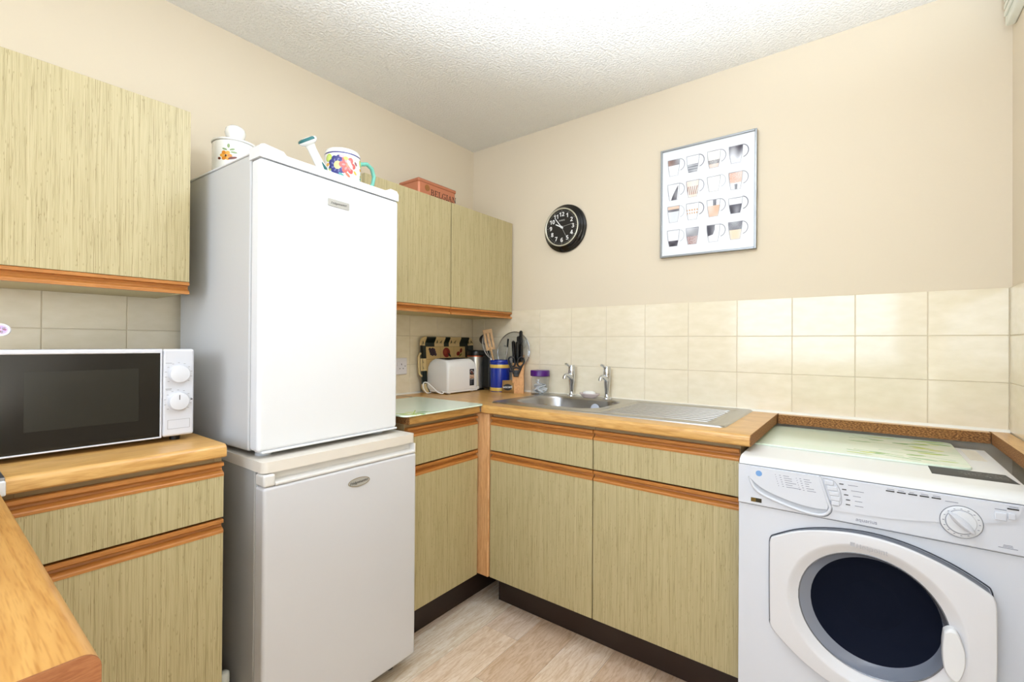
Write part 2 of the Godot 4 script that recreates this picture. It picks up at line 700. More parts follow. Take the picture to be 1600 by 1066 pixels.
func tiles():
	var grout := mat("grout", Color(0.84, 0.78, 0.67), 0.9)
	var tm := []
	for k in 3:
		var m := mat("cream_tile_%d" % k, Color([0.95, 0.94, 0.955][k], [0.90, 0.89, 0.907][k], [0.80, 0.79, 0.81][k]), 0.10, 0.0)
		m.albedo_texture = noise_tex(0.02, Color(0.965, 0.96, 0.935), Color(1, 1, 1), 20 + k, 4, 256)
		triplanar(m, Vector3(2.2, 5.0, 2.2), true)
		tm.append(m)
	var ys := [0.903, 0.9065 + 0.1515, 0.9065 + 0.303, 1.362]
	var lay := func(wall, bounds: Array, xf: Transform3D):
		for c in bounds.size() - 1:
			for r in 3:
				var w: float = bounds[c + 1] - bounds[c]
				var h: float = ys[r + 1] - ys[r]
				var m := MB.new()
				m.xf = xf
				var g := 0.0011
				m.plate(bounds[c] + g, ys[r] + g, bounds[c + 1] - g, ys[r + 1] - g, 0.0005, 0.0065, 0.0012)
				obj("tile", m, tm[rng.randi() % 3], wall)
	# back wall
	var wb = get_node("wall_back")
	obj("grout", cb(Vector3(0, 0.86, 0), Vector3(RX, 1.362, 0.005), 0.0004), grout, wb)
	var bx := [0.007]
	for k in 12: bx.append(RX - 0.1995 * (11 - k) - 0.0005)
	bx[12] = RX - 0.007
	lay.call(wb, bx, Transform3D.IDENTITY)
	# left wall
	var wl = get_node("wall_left")
	obj("grout", cb(Vector3(0, 0.86, 0.0), Vector3(0.005, 1.362, 2.6), 0.0004), grout, wl)
	var bz := [-0.104]
	for k in 13: bz.append(-(0.104 + 0.1976 * k))
	bz[0] = -0.007
	bz.reverse()
	lay.call(wl, bz, Transform3D(Basis(Vector3.UP, PI / 2), Vector3.ZERO))
	# right wall (its own node is turned, so undo that turn)
	var wr = get_node("wall_right")
	var inv: Transform3D = wr.transform.affine_inverse()
	var gm := cb(Vector3(RX - 0.005, 0.86, 0), Vector3(RX, 1.362, 1.2), 0.0004)
	var t2 := MB.new()
	t2.xf = inv
	t2.rbox(Vector3(RX - 0.0025, 1.111, 0.6), Vector3(0.005, 0.502, 1.2), 0.0004, 1)
	obj("grout", t2, grout, wr)
	var bz2 := [0.0]
	for k in 7: bz2.append(0.19 + 0.1995 * k)
	bz2[0] = 0.007
	lay.call(wr, bz2, inv * Transform3D(Basis(Vector3.UP, -PI / 2), Vector3(RX, 0, 0)))
	# white sealant bead along the worktop
	var bead := PackedVector2Array([Vector2(0.004, WY), Vector2(0.016, WY), Vector2(0.014, WY + 0.0035), Vector2(0.0085, WY + 0.0085), Vector2(0.004, WY + 0.009)])
	var m1 := MB.new()
	m1.xf = along_x()
	m1.prism(bead, 0.0, RX - 0.006, 60.0)
	struct("trim_1", m1, mat("white_sealant", Color(0.93, 0.91, 0.86), 0.4))
	var m2 := MB.new()
	m2.prism(bead, 0.01, 1.0, 60.0)
	struct("trim_2", m2, mat("white_sealant", Color(0.9, 0.9, 0.86), 0.4))


# ------------------------------------------------------------ cupboards
const LIP := [[0, 0], [0.014, 0.0], [0.0175, -0.002], [0.0175, -0.0095], [0.005, -0.0115], [0.003, -0.0165], [0.005, -0.0215], [0.0165, -0.0275], [0.0180, -0.030], [0.0180, -0.036], [0, -0.036]]


func rail(w: float, z: float, top: float) -> MB:
	var p := PackedVector2Array()
	for q in LIP: p.append(Vector2(z + q[0], top + q[1]))
	var m := MB.new()
	m.xf = along_x()
	m.prism(p, -w / 2, w / 2, 20.0)
	return m


func base_unit(called, label, w, at, turn):
	var u = thing(called, label, "cupboard", at, turn, "base units")
	var side := mat("carcass_melamine", Color(0.66, 0.56, 0.40), 0.6)
	var m := MB.new()
	m.rbox(Vector3(-w / 2 + 0.009, 0.508, 0.279), Vector3(0.018, 0.716, 0.552), 0.001, 1)
	m.rbox(Vector3(w / 2 - 0.009, 0.508, 0.279), Vector3(0.018, 0.716, 0.552), 0.001, 1)
	m.rbox(Vector3(0, 0.159, 0.279), Vector3(w - 0.036, 0.018, 0.552), 0.001, 1)
	m.rbox(Vector3(0, 0.508, 0.008), Vector3(w - 0.036, 0.716, 0.01), 0.001, 1)
	m.rbox(Vector3(0, 0.845, 0.515), Vector3(w - 0.036, 0.04, 0.08), 0.001, 1)
	obj("carcass", m, side, u)
	var g := 0.003
	var dr = obj("drawer_front", rb(Vector3(0, 0.7635, 0.565), Vector3(w - g, 0.111, 0.018), 0.001, 1), laminate(), u)
	var rm := wood("teak_rail", RAIL, 0.38, Vector3.ZERO, Vector3(1.2, 9, 9))
	obj("handle_rail", rail(w - g, 0.557, 0.853), rm, dr)
	var fm := MB.new()
	fm.rbox(Vector3(0, 0.411, 0.565), Vector3(w - g, 0.514, 0.018), 0.001, 1)
	var d = obj("door", fm, laminate(), u)
	obj("handle_rail", rail(w - g, 0.557, 0.702), rm, d)
	return u


func base_units():
	base_unit("base_cupboard", "sink base unit beside the corner post, olive striped door and drawer front", 0.497, Vector3(0.8785, 0, 0), 0.0)
	base_unit("base_cupboard", "sink base unit beside the washing machine, olive striped door and drawer front", 0.497, Vector3(1.3765, 0, 0), 0.0)
	base_unit("base_cupboard", "base unit between the fridge and the corner post, olive striped door", 0.40, Vector3(-0.003, 0, 0.787), PI / 2)
	base_unit("base_cupboard", "base unit under the microwave, olive striped door and drawer front", 0.40, Vector3(-0.003, 0, 1.806), PI / 2)
	# the unit under the near worktop: only its back and end panels could be seen
	var pu = thing("end_cupboard", "plain cupboard carrying the near worktop at lower left, below the frame", "cupboard", Vector3(0.0, 0, 2.05))
	obj("carcass", cb(Vector3(0.02, 0.10, 0.0), Vector3(1.30, WY - 0.036, 0.55), 0.002), mat("carcass_melamine", Color(0.7, 0.6, 0.42), 0.6), pu)
	obj("end_panel", cb(Vector3(1.302, 0.0, 0.0), Vector3(1.32, WY - 0.036, 0.55), 0.001), laminate(), pu)
	var m := MB.new()
	m.xf = upright()
	var pts := PackedVector2Array([Vector2(0.50, 0.50), Vector2(0.628, 0.50), Vector2(0.628, 0.579), Vector2(0.590, 0.579), Vector2(0.579, 0.582), Vector2(0.574, 0.587), Vector2(0.50, 0.587)])
	m.prism(pts, 0.152, 0.866, 40.0)
	var post := MB.new()
	post.rbox(Vector3(0.509, 0, 0), Vector3(0.714, 0.079, 0.128), 0.006, 3)
	meta(obj("corner_post", post, wood("pale_oak_post", Color(0.885, 0.69, 0.49), 0.45, Vector3(0.2, 0.1, 0), Vector3(0.75, 4, 4)), null, Vector3(0.563, 0, 0.541), Vector3(0, 0, 0)), "pale oak upright post filling the inner corner between the two runs", "post")
	get_node("corner_post").transform = Transform3D(Basis(Vector3(0, 1, 0), Vector3(0, 0, 1), Vector3(1, 0, 0)), Vector3(0.563, 0, 0.541))
	var pb := mat("brown_plinth", Color(0.17, 0.105, 0.075), 0.5)
	meta(obj("plinth", cb(Vector3(0.60, 0.001, 0.452), Vector3(1.638, 0.151, 0.470), 0.001), pb), "dark brown plinth under the sink units", "plinth", "dark plinths")
	meta(obj("plinth", cb(Vector3(0.467, 0.001, 0.30), Vector3(0.485, 0.151, 0.985), 0.001), pb), "dark brown plinth beside the small fridge, under the corner unit", "plinth", "dark plinths")
	meta(obj("plinth", cb(Vector3(0.467, 0.001, 1.61), Vector3(0.485, 0.151, 2.0), 0.001), pb), "dark brown plinth under the microwave's unit", "plinth", "dark plinths")


# ------------------------------------------------------------ worktops
func slab_profile(d0: float, d1: float) -> PackedVector2Array:
	var p := PackedVector2Array([Vector2(d0, WY - 0.034), Vector2(d1 - 0.004, WY - 0.034), Vector2(d1, WY - 0.030)])
	var r := 0.014
	for i in 7:
		var a := PI / 2 * i / 6.0
		p.append(Vector2(d1 - r + r * cos(a), WY - r + r * sin(a)))
	p.append(Vector2(d0, WY))
	return p


func slab(parts: Array) -> MB:
	var m := MB.new()
	m.xf = along_x()
	for q in parts:
		if q[4]: m.prism(slab_profile(q[2], q[3]), q[0], q[1], 30.0)
		else: m.prism(PackedVector2Array([Vector2(q[2], WY - 0.034), Vector2(q[3], WY - 0.034), Vector2(q[3], WY), Vector2(q[2], WY)]), q[0], q[1], 10.0)
	return m


func worktops():
	var oak := wood("oak_laminate", OAK, 0.30, Vector3(0.1, 0, 0.05), Vector3(0.75, 2.6, 2.6))
	var o = meta(obj("worktop", slab([[0.008, 1.655, 0.50, 0.590, true], [0.008, 0.60, 0.0085, 0.50, false], [1.07, 1.655, 0.0085, 0.50, false], [0.60, 1.07, 0.0085, 0.08, false], [0.60, 1.07, 0.45, 0.50, false]]), oak), "oak effect worktop along the back wall, holding the sink", "worktop", "oak effect worktops")
	var pe := MB.new()
	pe.xf = along_x()
	var pr := slab_profile(0.0085, 0.590)
	pr.remove_at(2)
	pe.prism(pr, 1.6551, 1.6575, 5.0)
	obj("cut_edge", pe, chip(), o)
	# left run, from the corner to the fridge
	var lm := slab([[-0.197, 0.197, 0.0085, 0.585, true]])
	var l = meta(obj("worktop", lm, oak, null, Vector3(0, 0, 0.790), Vector3(0, PI / 2, 0)), "oak effect worktop between the fridge and the corner, under the pale glass board", "worktop", "oak effect worktops")
	var le := MB.new()
	le.xf = along_x()
	le.prism(slab_profile(0.0085, 0.585), -0.1995, -0.1972, 30.0)
	obj("cut_edge", le, chip(), l)
	var n = meta(obj("worktop", slab([[-0.203, 0.198, 0.0085, 0.582, true]]), oak, null, Vector3(0, 0, 1.803), Vector3(0, PI / 2, 0)), "oak effect worktop under the white microwave", "worktop", "oak effect worktops")
	# near worktop: its long edge looks away from the camera
	var p = meta(obj("worktop", slab([[-1.388, -0.02, -0.60, 0.0, true]]), wood("oak_laminate_near", Color(0.82, 0.62, 0.345), 0.30, Vector3(0.5, 0, 0.3), Vector3(0.55, 1.9, 1.9)), null, Vector3(0, 0, 2.016), Vector3(0, PI, 0)), "near oak effect worktop at lower left with a rough cut end", "worktop", "oak effect worktops")
	var ee := MB.new()
	ee.xf = along_x()
	var q := slab_profile(-0.60, 0.0)
	ee.prism(q, -1.3905, -1.3882, 30.0)
	var rough := wood("rough_cut_end", Color(0.60, 0.38, 0.22), 0.8, Vector3(0.3, 0, 0), Vector3(6, 8, 3))
	obj("cut_edge", ee, rough, p)
	var alu := mat("brushed_aluminium", Color(0.62, 0.63, 0.65), 0.35, 1.0)
	var j = meta(obj("joint_strip", cb(Vector3(0.02, WY - 0.03, 2.003), Vector3(0.584, WY + 0.002, 2.013), 0.001), alu), "aluminium joint strip between the microwave's worktop and the near worktop", "strip", "worktop joint strips")
	obj("end_cap", cb(Vector3(0.566, WY - 0.034, 2.002), Vector3(0.590, WY - 0.004, 2.014), 0.003), white("white_cap", Color(0.9, 0.9, 0.9)), j)
	meta(obj("joint_strip", cb(Vector3(0.02, WY - 0.03, 0.588), Vector3(0.590, WY + 0.0015, 0.592), 0.0008), alu), "thin aluminium strip where the corner worktops meet", "strip", "worktop joint strips")
	# the two strips round the washing machine
	var s1 = meta(obj("worktop_strip", slab([[1.661, 2.245, 0.0085, 0.052, false]]), oak), "narrow worktop strip along the tiles behind the washing machine", "strip")
	var c1 := MB.new()
	c1.xf = along_x()
	c1.prism(PackedVector2Array([Vector2(0.0522, WY - 0.034), Vector2(0.0545, WY - 0.034), Vector2(0.0545, WY), Vector2(0.0522, WY)]), 1.661, 2.245)
	obj("cut_edge", c1, chip(), s1)
	var s2 = meta(obj("worktop_strip", slab([[-1.1, -0.0085, 0.0085, 0.052, false]]), oak, null, Vector3(RX, 0, 0), Vector3(0, -PI / 2, 0)), "narrow worktop strip along the right wall beside the washing machine", "strip")
	s2.transform = Transform3D(Basis(Vector3.UP, -PI / 2), Vector3(RX, 0, 0))
	s2.mesh = slab([[0.0085, 1.1, 0.0085, 0.052, false]]).commit()
	var c2 := MB.new()
	c2.xf = along_x()
	c2.prism(PackedVector2Array([Vector2(0.0522, WY - 0.034), Vector2(0.0545, WY - 0.034), Vector2(0.0545, WY), Vector2(0.0522, WY)]), 0.055, 1.1)
	obj("cut_edge", c2, chip(), s2)


func wall_unit(label, w, at):
	var u = thing("wall_cupboard", label, "cupboard", at, PI / 2, "wall units")
	var side := mat("wall_carcass", Color(0.80, 0.74, 0.56), 0.6)
	var m := MB.new()
	for s in [-1, 1]: m.rbox(Vector3(s * (w / 2 - 0.009), 1.592, 0.151), Vector3(0.018, 0.546, 0.285), 0.001, 1)
	m.rbox(Vector3(0, 1.3285, 0.151), Vector3(w - 0.036, 0.018, 0.285), 0.001, 1)
	m.rbox(Vector3(0, 1.856, 0.151), Vector3(w - 0.036, 0.018, 0.285), 0.001, 1)
	m.rbox(Vector3(0, 1.6, 0.014), Vector3(w - 0.036, 0.50, 0.01), 0.001, 1)
	obj("carcass", m, side, u)
	var d = obj("door", rb(Vector3(0, 1.608, 0.305), Vector3(w - 0.004, 0.512, 0.018), 0.001, 1), laminate(), u)
	obj("handle_rail", rail(w - 0.004, 0.297, 1.3515), wood("teak_rail", RAIL, 0.38), d)
	return u


func wall_units():
	wall_unit("wall cupboard above the microwave, pale striped door with brown rail", 0.497, Vector3(0.0, 0, 1.855))
	wall_unit("wall cupboard in the far corner, right of the pair", 0.496, Vector3(0, 0, 0.256))
	wall_unit("wall cupboard next to the tall fridge, left of the pair, under the tin", 0.496, Vector3(0, 0, 0.754))


# ------------------------------------------------------------ sink and taps
func sink_area():
	var y := WY + 0.0055
	var steel := mat("brushed_steel", Color(0.74, 0.73, 0.71), 0.32, 1.0)
	var s = thing("sink", "stainless steel inset sink with ribbed drainer below the two taps", "sink", Vector3.ZERO)
	# rim and sheet round the bowl
	var k := 12
	var bowl := []
	var spec := [[0.216, 0.172, 0.095, 0.0], [0.211, 0.167, 0.092, -0.003], [0.207, 0.163, 0.09, -0.012], [0.198, 0.154, 0.085, -0.09], [0.19, 0.146, 0.08, -0.128], [0.165, 0.12, 0.07, -0.146], [0.03, 0.03, 0.02999, -0.150]]
	for q in spec:
		var lp := []
		for p in rrect(0.838, 0.264, q[0], q[1], q[2], k): lp.append(Vector3(p.x, y + q[3], p.y))
		bowl.append(lp)
	var sheet := MB.new()
	var outer := []
	for p in bowl[0]:
		# from the bowl's rim straight out to the sheet's border
		var d := Vector2(p.x - 0.838, p.z - 0.264)
		var f := minf(0.222 / maxf(absf(d.x), 1e-4), minf((0.233 if d.y > 0.0 else 0.249) / maxf(absf(d.y), 1e-4), 9.0))
		outer.append(Vector3(0.838 + d.x * f, y, 0.264 + d.y * f))
	for i in outer.size():
		var j := (i + 1) % outer.size()
		sheet.flat(outer[i], outer[j], bowl[0][j], bowl[0][i], Vector3.UP)
	# corners of that border
	for cx in [-1, 1]:
		for cz in [-1, 1]:
			var c := Vector3(0.838 + cx * 0.222, y, 0.264 + (0.233 if cz > 0 else -0.249))
			var best := []
			for p in outer:
				if absf(p.x - c.x) < 1e-4 and signf(p.z - 0.264) == cz: best.append([absf(p.z - c.z), p])
			best.sort_custom(func(a, b): return a[0] < b[0])
			var best2 := []
			for p in outer:
				if absf(p.z - c.z) < 1e-4 and signf(p.x - 0.838) == cx: best2.append([absf(p.x - c.x), p])
			best2.sort_custom(func(a, b): return a[0] < b[0])
			if best and best2: sheet.tri(c, best[0][1], best2[0][1], Vector3.UP, Vector3.UP, Vector3.UP)
	sheet.flat(Vector3(0.578, y, 0.015), Vector3(0.616, y, 0.015), Vector3(0.616, y, 0.497), Vector3(0.578, y, 0.497), Vector3.UP)
	# drainer: ridges along x, sunk a little inside its own border
	var nx := 48
	var nz := 120
	var hgt := func(px: float, pz: float) -> float:
		var e := minf(minf(px - 1.085, 1.52 - px), minf(pz - 0.055, 0.455 - pz))
		var inn := smoothstep(0.0, 0.012, e)
		return y - 0.0042 * inn
	var gx := []
	for i in nx + 1: gx.append(1.06 + 0.5 * i / nx)
	var gz := []
	for i in nz + 1: gz.append(0.015 + 0.482 * i / nz)
	for i in nx:
		for j in nz:
			var P := []
			var N := []
			for e in [[0, 0], [1, 0], [1, 1], [0, 1]]:
				var px: float = gx[i + e[0]]
				var pz: float = gz[j + e[1]]
				P.append(Vector3(px, hgt.call(px, pz), pz))
				N.append(Vector3(hgt.call(px - 0.001, pz) - hgt.call(px + 0.001, pz), 0.002, hgt.call(px, pz - 0.001) - hgt.call(px, pz + 0.001)).normalized())
			sheet.quad(P[0], P[1], P[2], P[3], N[0], N[1], N[2], N[3])
	obj("drainer", sheet, steel, s)
	for i in 9:
		var zr := 0.088 + 0.0418 * i
		var rm := MB.new()
		rm.tube([Vector3(1.112, y - 0.0042, zr), Vector3(1.122, y - 0.0035, zr), Vector3(1.485, y - 0.0035, zr), Vector3(1.495, y - 0.0042, zr)], [0.003, 0.0062, 0.0062, 0.003], 14, true, Vector2(1.0, 0.75), Vector3(0, 0, 1))
		obj("drainer_ridge", rm, steel, s)
	var rim := MB.new()
	var ring := []
	for q in [[0.4985, 0.247, 0.0], [0.4975, 0.246, 0.0028], [0.494, 0.2425, 0.0062], [0.490, 0.2395, 0.0058], [0.487, 0.2345, 0.0054]]:
		var lp := []
		for p in rrect(1.0675, 0.256, q[0], q[1], 0.018, 5): lp.append(Vector3(p.x, WY + q[2], p.y))
		ring.append(lp)
	rim.loft(ring)
	obj("rim", rim, steel, s)
	var bm := MB.new()
	bm.loft(bowl, true)
	obj("bowl", bm, mat("bowl_steel", Color(0.70, 0.69, 0.68), 0.28, 1.0), s)
	var ov := MB.new()
	ov.lathe([Vector2(0.023, 0), Vector2(0.022, 0.004), Vector2(0.008, 0.006), Vector2(0, 0.006)], 24)
	obj("overflow_cap", ov, white("pale_grey_plastic", Color(0.78, 0.80, 0.85), 0.3), s, Vector3(0.90, y - 0.045, 0.1135), Vector3(PI / 2 - 0.12, 0, 0))
	tap("chrome pillar tap on the sink's rear edge, left of the soap dish", Vector3(0.735, y, 0.052))
	tap("chrome pillar tap on the sink's rear edge, right of the soap dish", Vector3(0.932, y, 0.052))
	var sd = thing("soap_dish", "oval translucent soap dish on the sink between the taps", "soap dish", Vector3(0.842, y, 0.062))
	var dm := MB.new()
	var lo := []
	for q in [[0.030, 0.016, 0.0], [0.040, 0.022, 0.004], [0.052, 0.029, 0.017], [0.054, 0.031, 0.021], [0.050, 0.028, 0.019], [0.038, 0.020, 0.009], [0.020, 0.010, 0.007]]:
		var lp := []
		for p in oval(0, 0, q[0], q[1], 32): lp.append(Vector3(p.x, q[2], p.y))
		lo.append(lp)
	dm.loft(lo, true, true)
	obj("dish", dm, mat("pinkish_china", Color(0.86, 0.79, 0.77), 0.2, 0.0, 0.5), sd)
	var so := MB.new()
	lo = []
	for q in [[0.020, 0.011, 0.0], [0.031, 0.017, 0.003], [0.034, 0.019, 0.009], [0.031, 0.017, 0.015], [0.020, 0.010, 0.019]]:
		var lp := []
		for p in oval(0, 0, q[0], q[1], 28): lp.append(Vector3(p.x, q[2], p.y))
		lo.append(lp)
	so.loft(lo, true, true)
	meta(obj("soap_bar", so, mat("white_soap", Color(0.95, 0.94, 0.91), 0.45), null, Vector3(0.842, y + 0.0125, 0.062)), "white bar of soap lying in the oval dish", "soap")


func tap(label, at):
	var t = thing("pillar_tap", label, "tap", at, 0.0, "sink taps")
	var c := chrome()
	var m := MB.new()
	m.lathe([Vector2(0, 0), Vector2(0.021, 0), Vector2(0.0205, 0.004), Vector2(0.013, 0.008), Vector2(0.0105, 0.014), Vector2(0.0102, 0.024), Vector2(0.012, 0.05), Vector2(0.0155, 0.08), Vector2(0.0178, 0.10), Vector2(0.0178, 0.112), Vector2(0, 0.112)], 28, 50.0)
	obj("body", m, c, t)
	var sp := MB.new()
	sp.tube([Vector3(0, 0.088, 0.0), Vector3(0, 0.098, 0.016), Vector3(0, 0.106, 0.034), Vector3(0, 0.110, 0.050), Vector3(0, 0.108, 0.062), Vector3(0, 0.100, 0.070), Vector3(0, 0.090, 0.0725)], [0.014, 0.0135, 0.011, 0.0095, 0.009, 0.0092, 0.0095], 18)
	obj("spout", sp, c, t)
	var hd := MB.new()
	hd.lathe([Vector2(0, 0.112), Vector2(0.0168, 0.112), Vector2(0.0172, 0.116), Vector2(0.0168, 0.152), Vector2(0.0155, 0.157), Vector2(0, 0.159)], 24, 40.0)
	obj("head", hd, c, t)
	var lv := MB.new()
	lv.tube([Vector3(0, 0.150, 0.010), Vector3(0, 0.152, 0.024), Vector3(0, 0.156, 0.038), Vector3(0, 0.163, 0.052), Vector3(0, 0.166, 0.058)], [0.006, 0.006, 0.007, 0.0095, 0.006], 16, true, Vector2(1.15, 0.6))
	obj("lever", lv, c, t)


# ------------------------------------------------------------ fridges
func badge(parent, at, wd, ht, words, oval_shape: bool):
	var m := MB.new()
	m.prism(oval(0, 0, wd / 2, ht / 2, 32) if oval_shape else rrect(0, 0, wd / 2, ht / 2, 0.002, 2), 0.0, 0.0018)
	var b = obj("badge", m, mat("badge_silver", Color(0.74, 0.73, 0.70), 0.4, 0.4), parent, at)
	if oval_shape:
		var rg := MB.new()
		var pts := []
		for p in oval(0, 0, wd / 2, ht / 2, 40): pts.append(Vector3(p.x, p.y, 0.0018))
		pts.append(pts[0])
		rg.tube(pts, 0.0009, 6, false)
		obj("badge_rim", rg, mat("badge_gold", Color(0.62, 0.56, 0.42), 0.3, 0.8), b)
	obj("lettering", text(words, ht * 0.30, true, false, 0.28, 0.0004), mat("ink", Color(0.07, 0.07, 0.09), 0.5), b, Vector3(0, 0, 0.0021), Vector3(0, 0, 0.05))


func fridges():
	var w := white("fridge_white", Color(0.915, 0.915, 0.915), 0.30)
	var side := mat("fridge_side_shaded", Color(0.80, 0.795, 0.785), 0.42)  # sides greyer than the door: their weaker light put into the colour
	var grey := mat("gasket_grey", Color(0.55, 0.55, 0.55), 0.7)
	# upper
	var f = thing("fridge", "white freezer with a silver badge, stacked on top of the small fridge", "freezer", Vector3(0.334, 0.85, 1.3055), PI / 2 + 0.0436)
	var W := 0.491
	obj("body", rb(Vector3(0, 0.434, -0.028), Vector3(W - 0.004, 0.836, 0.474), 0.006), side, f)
	obj("gasket", rb(Vector3(0, 0.43, 0.2125), Vector3(W - 0.018, 0.80, 0.009), 0.001, 1), grey, f)
	var d = obj("door", MB.new().rbox(Vector3(0, 0.426, 0.241), Vector3(W, 0.812, 0.048), 0.010, 3), w, f)
	obj("door_trim", cb(Vector3(-W / 2 + 0.012, 0.014, 0.222), Vector3(W / 2, 0.021, 0.267), 0.003), w, d)
	badge(d, Vector3(0.0, 0.762, 0.2651), 0.076, 0.0225, "Fridgemaster", false)
	var lid := MB.new()
	var pts := PackedVector2Array([Vector2(-W / 2, 0.8345), Vector2(W / 2, 0.8345), Vector2(W / 2, 0.858), Vector2(W / 2 - 0.008, 0.868), Vector2(W / 2 - 0.036, 0.870), Vector2(W / 2 - 0.055, 0.858), Vector2(-W / 2 + 0.075, 0.858), Vector2(-W / 2 + 0.066, 0.867), Vector2(-W / 2 + 0.010, 0.872), Vector2(-W / 2, 0.866)])
	lid.prism(pts, 0.205, 0.265, 25.0)
	obj("top_front", lid, w, f)
	obj("top_panel", cb(Vector3(-W / 2, 0.852, -0.265), Vector3(W / 2, 0.857, 0.205), 0.002), w, f)
	for x in [-1, 1]:
		for z in [-0.2, 0.208]:
			var ft := MB.new()
			ft.lathe([Vector2(0, 0), Vector2(0.021, 0), Vector2(0.022, 0.003), Vector2(0.022, 0.009), Vector2(0.012, 0.011), Vector2(0.012, 0.02), Vector2(0, 0.02)], 20)
			obj("foot", ft, mat("foot_grey", Color(0.80, 0.81, 0.82), 0.4), f, Vector3(x * (W / 2 - 0.045), 0.0, z))
	# lower
	var g = thing("fridge", "off-white under-counter fridge with a cream top and an oval badge, carrying the freezer", "fridge", Vector3(0.36, 0, 1.2818), PI / 2)
	W = 0.527
	var ow := mat("fridge_off_white", Color(0.835, 0.83, 0.835), 0.35)
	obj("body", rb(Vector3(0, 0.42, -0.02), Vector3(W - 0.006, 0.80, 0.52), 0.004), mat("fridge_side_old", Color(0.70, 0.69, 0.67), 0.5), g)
	obj("gasket", rb(Vector3(0, 0.44, 0.2445), Vector3(W - 0.012, 0.74, 0.009), 0.001, 1), mat("gasket_pale", Color(0.80, 0.80, 0.78), 0.6), g)
	var top := MB.new()
	top.xf = upright()
	top.prism(PackedVector2Array(Array(rrect(0, 0.0075, W / 2, 0.2875, 0.017, 6))), 0.8205, 0.85, 30.0)
	obj("top", top, mat("cream_top", Color(0.90, 0.865, 0.81), 0.38), g)
	var dr = obj("door", rb(Vector3(0, 0.427, 0.2745), Vector3(W, 0.712, 0.051), 0.009, 3), ow, g)
	# grip strip along the door's top
	var hm := MB.new()
	hm.xf = along_x()
	hm.prism(PackedVector2Array([Vector2(0.25, 0.784), Vector2(0.297, 0.784), Vector2(0.300, 0.787), Vector2(0.300, 0.791), Vector2(0.297, 0.7935), Vector2(0.284, 0.7945), Vector2(0.276, 0.799), Vector2(0.273, 0.806), Vector2(0.273, 0.817), Vector2(0.25, 0.817)]), -W / 2 + 0.032, W / 2 - 0.010, 25.0)
	hm.xf = Transform3D.IDENTITY
	hm.rbox(Vector3(-W / 2 + 0.0165, 0.8008, 0.275), Vector3(0.033, 0.0335, 0.05), 0.007, 3)
	hm.rbox(Vector3(W / 2 - 0.007, 0.8008, 0.275), Vector3(0.006, 0.0335, 0.05), 0.002, 1)
	obj("grip_strip", hm, mat("grip_white", Color(0.89, 0.875, 0.85), 0.33), dr)
	badge(dr, Vector3(0.028, 0.735, 0.3001), 0.076, 0.026, "Fridgemaster", true)
	for x in [-1, 1]:
		for z in [-0.22, 0.2]:
			var ft := MB.new()
			ft.lathe([Vector2(0, 0), Vector2(0.02, 0), Vector2(0.02, 0.012), Vector2(0.01, 0.014), Vector2(0.01, 0.024), Vector2(0, 0.024)], 16)
			obj("foot", ft, black(), g, Vector3(x * (W / 2 - 0.04), 0.0, z))


# ------------------------------------------------------------ washing machine
func curve(pts: Array, per := 6) -> Array:
	var c := Curve2D.new()
	for i in pts.size():
		var a: Vector2 = pts[maxi(i - 1, 0)]
		var b: Vector2 = pts[mini(i + 1, pts.size() - 1)]
		var h: Vector2 = (b - a) / 6.0
		c.add_point(pts[i], -h, h)
	var o := []
	for i in pts.size() - 1:
		for k in per: o.append(c.sample(i, float(k) / per))
	o.append(pts[-1])
	return o


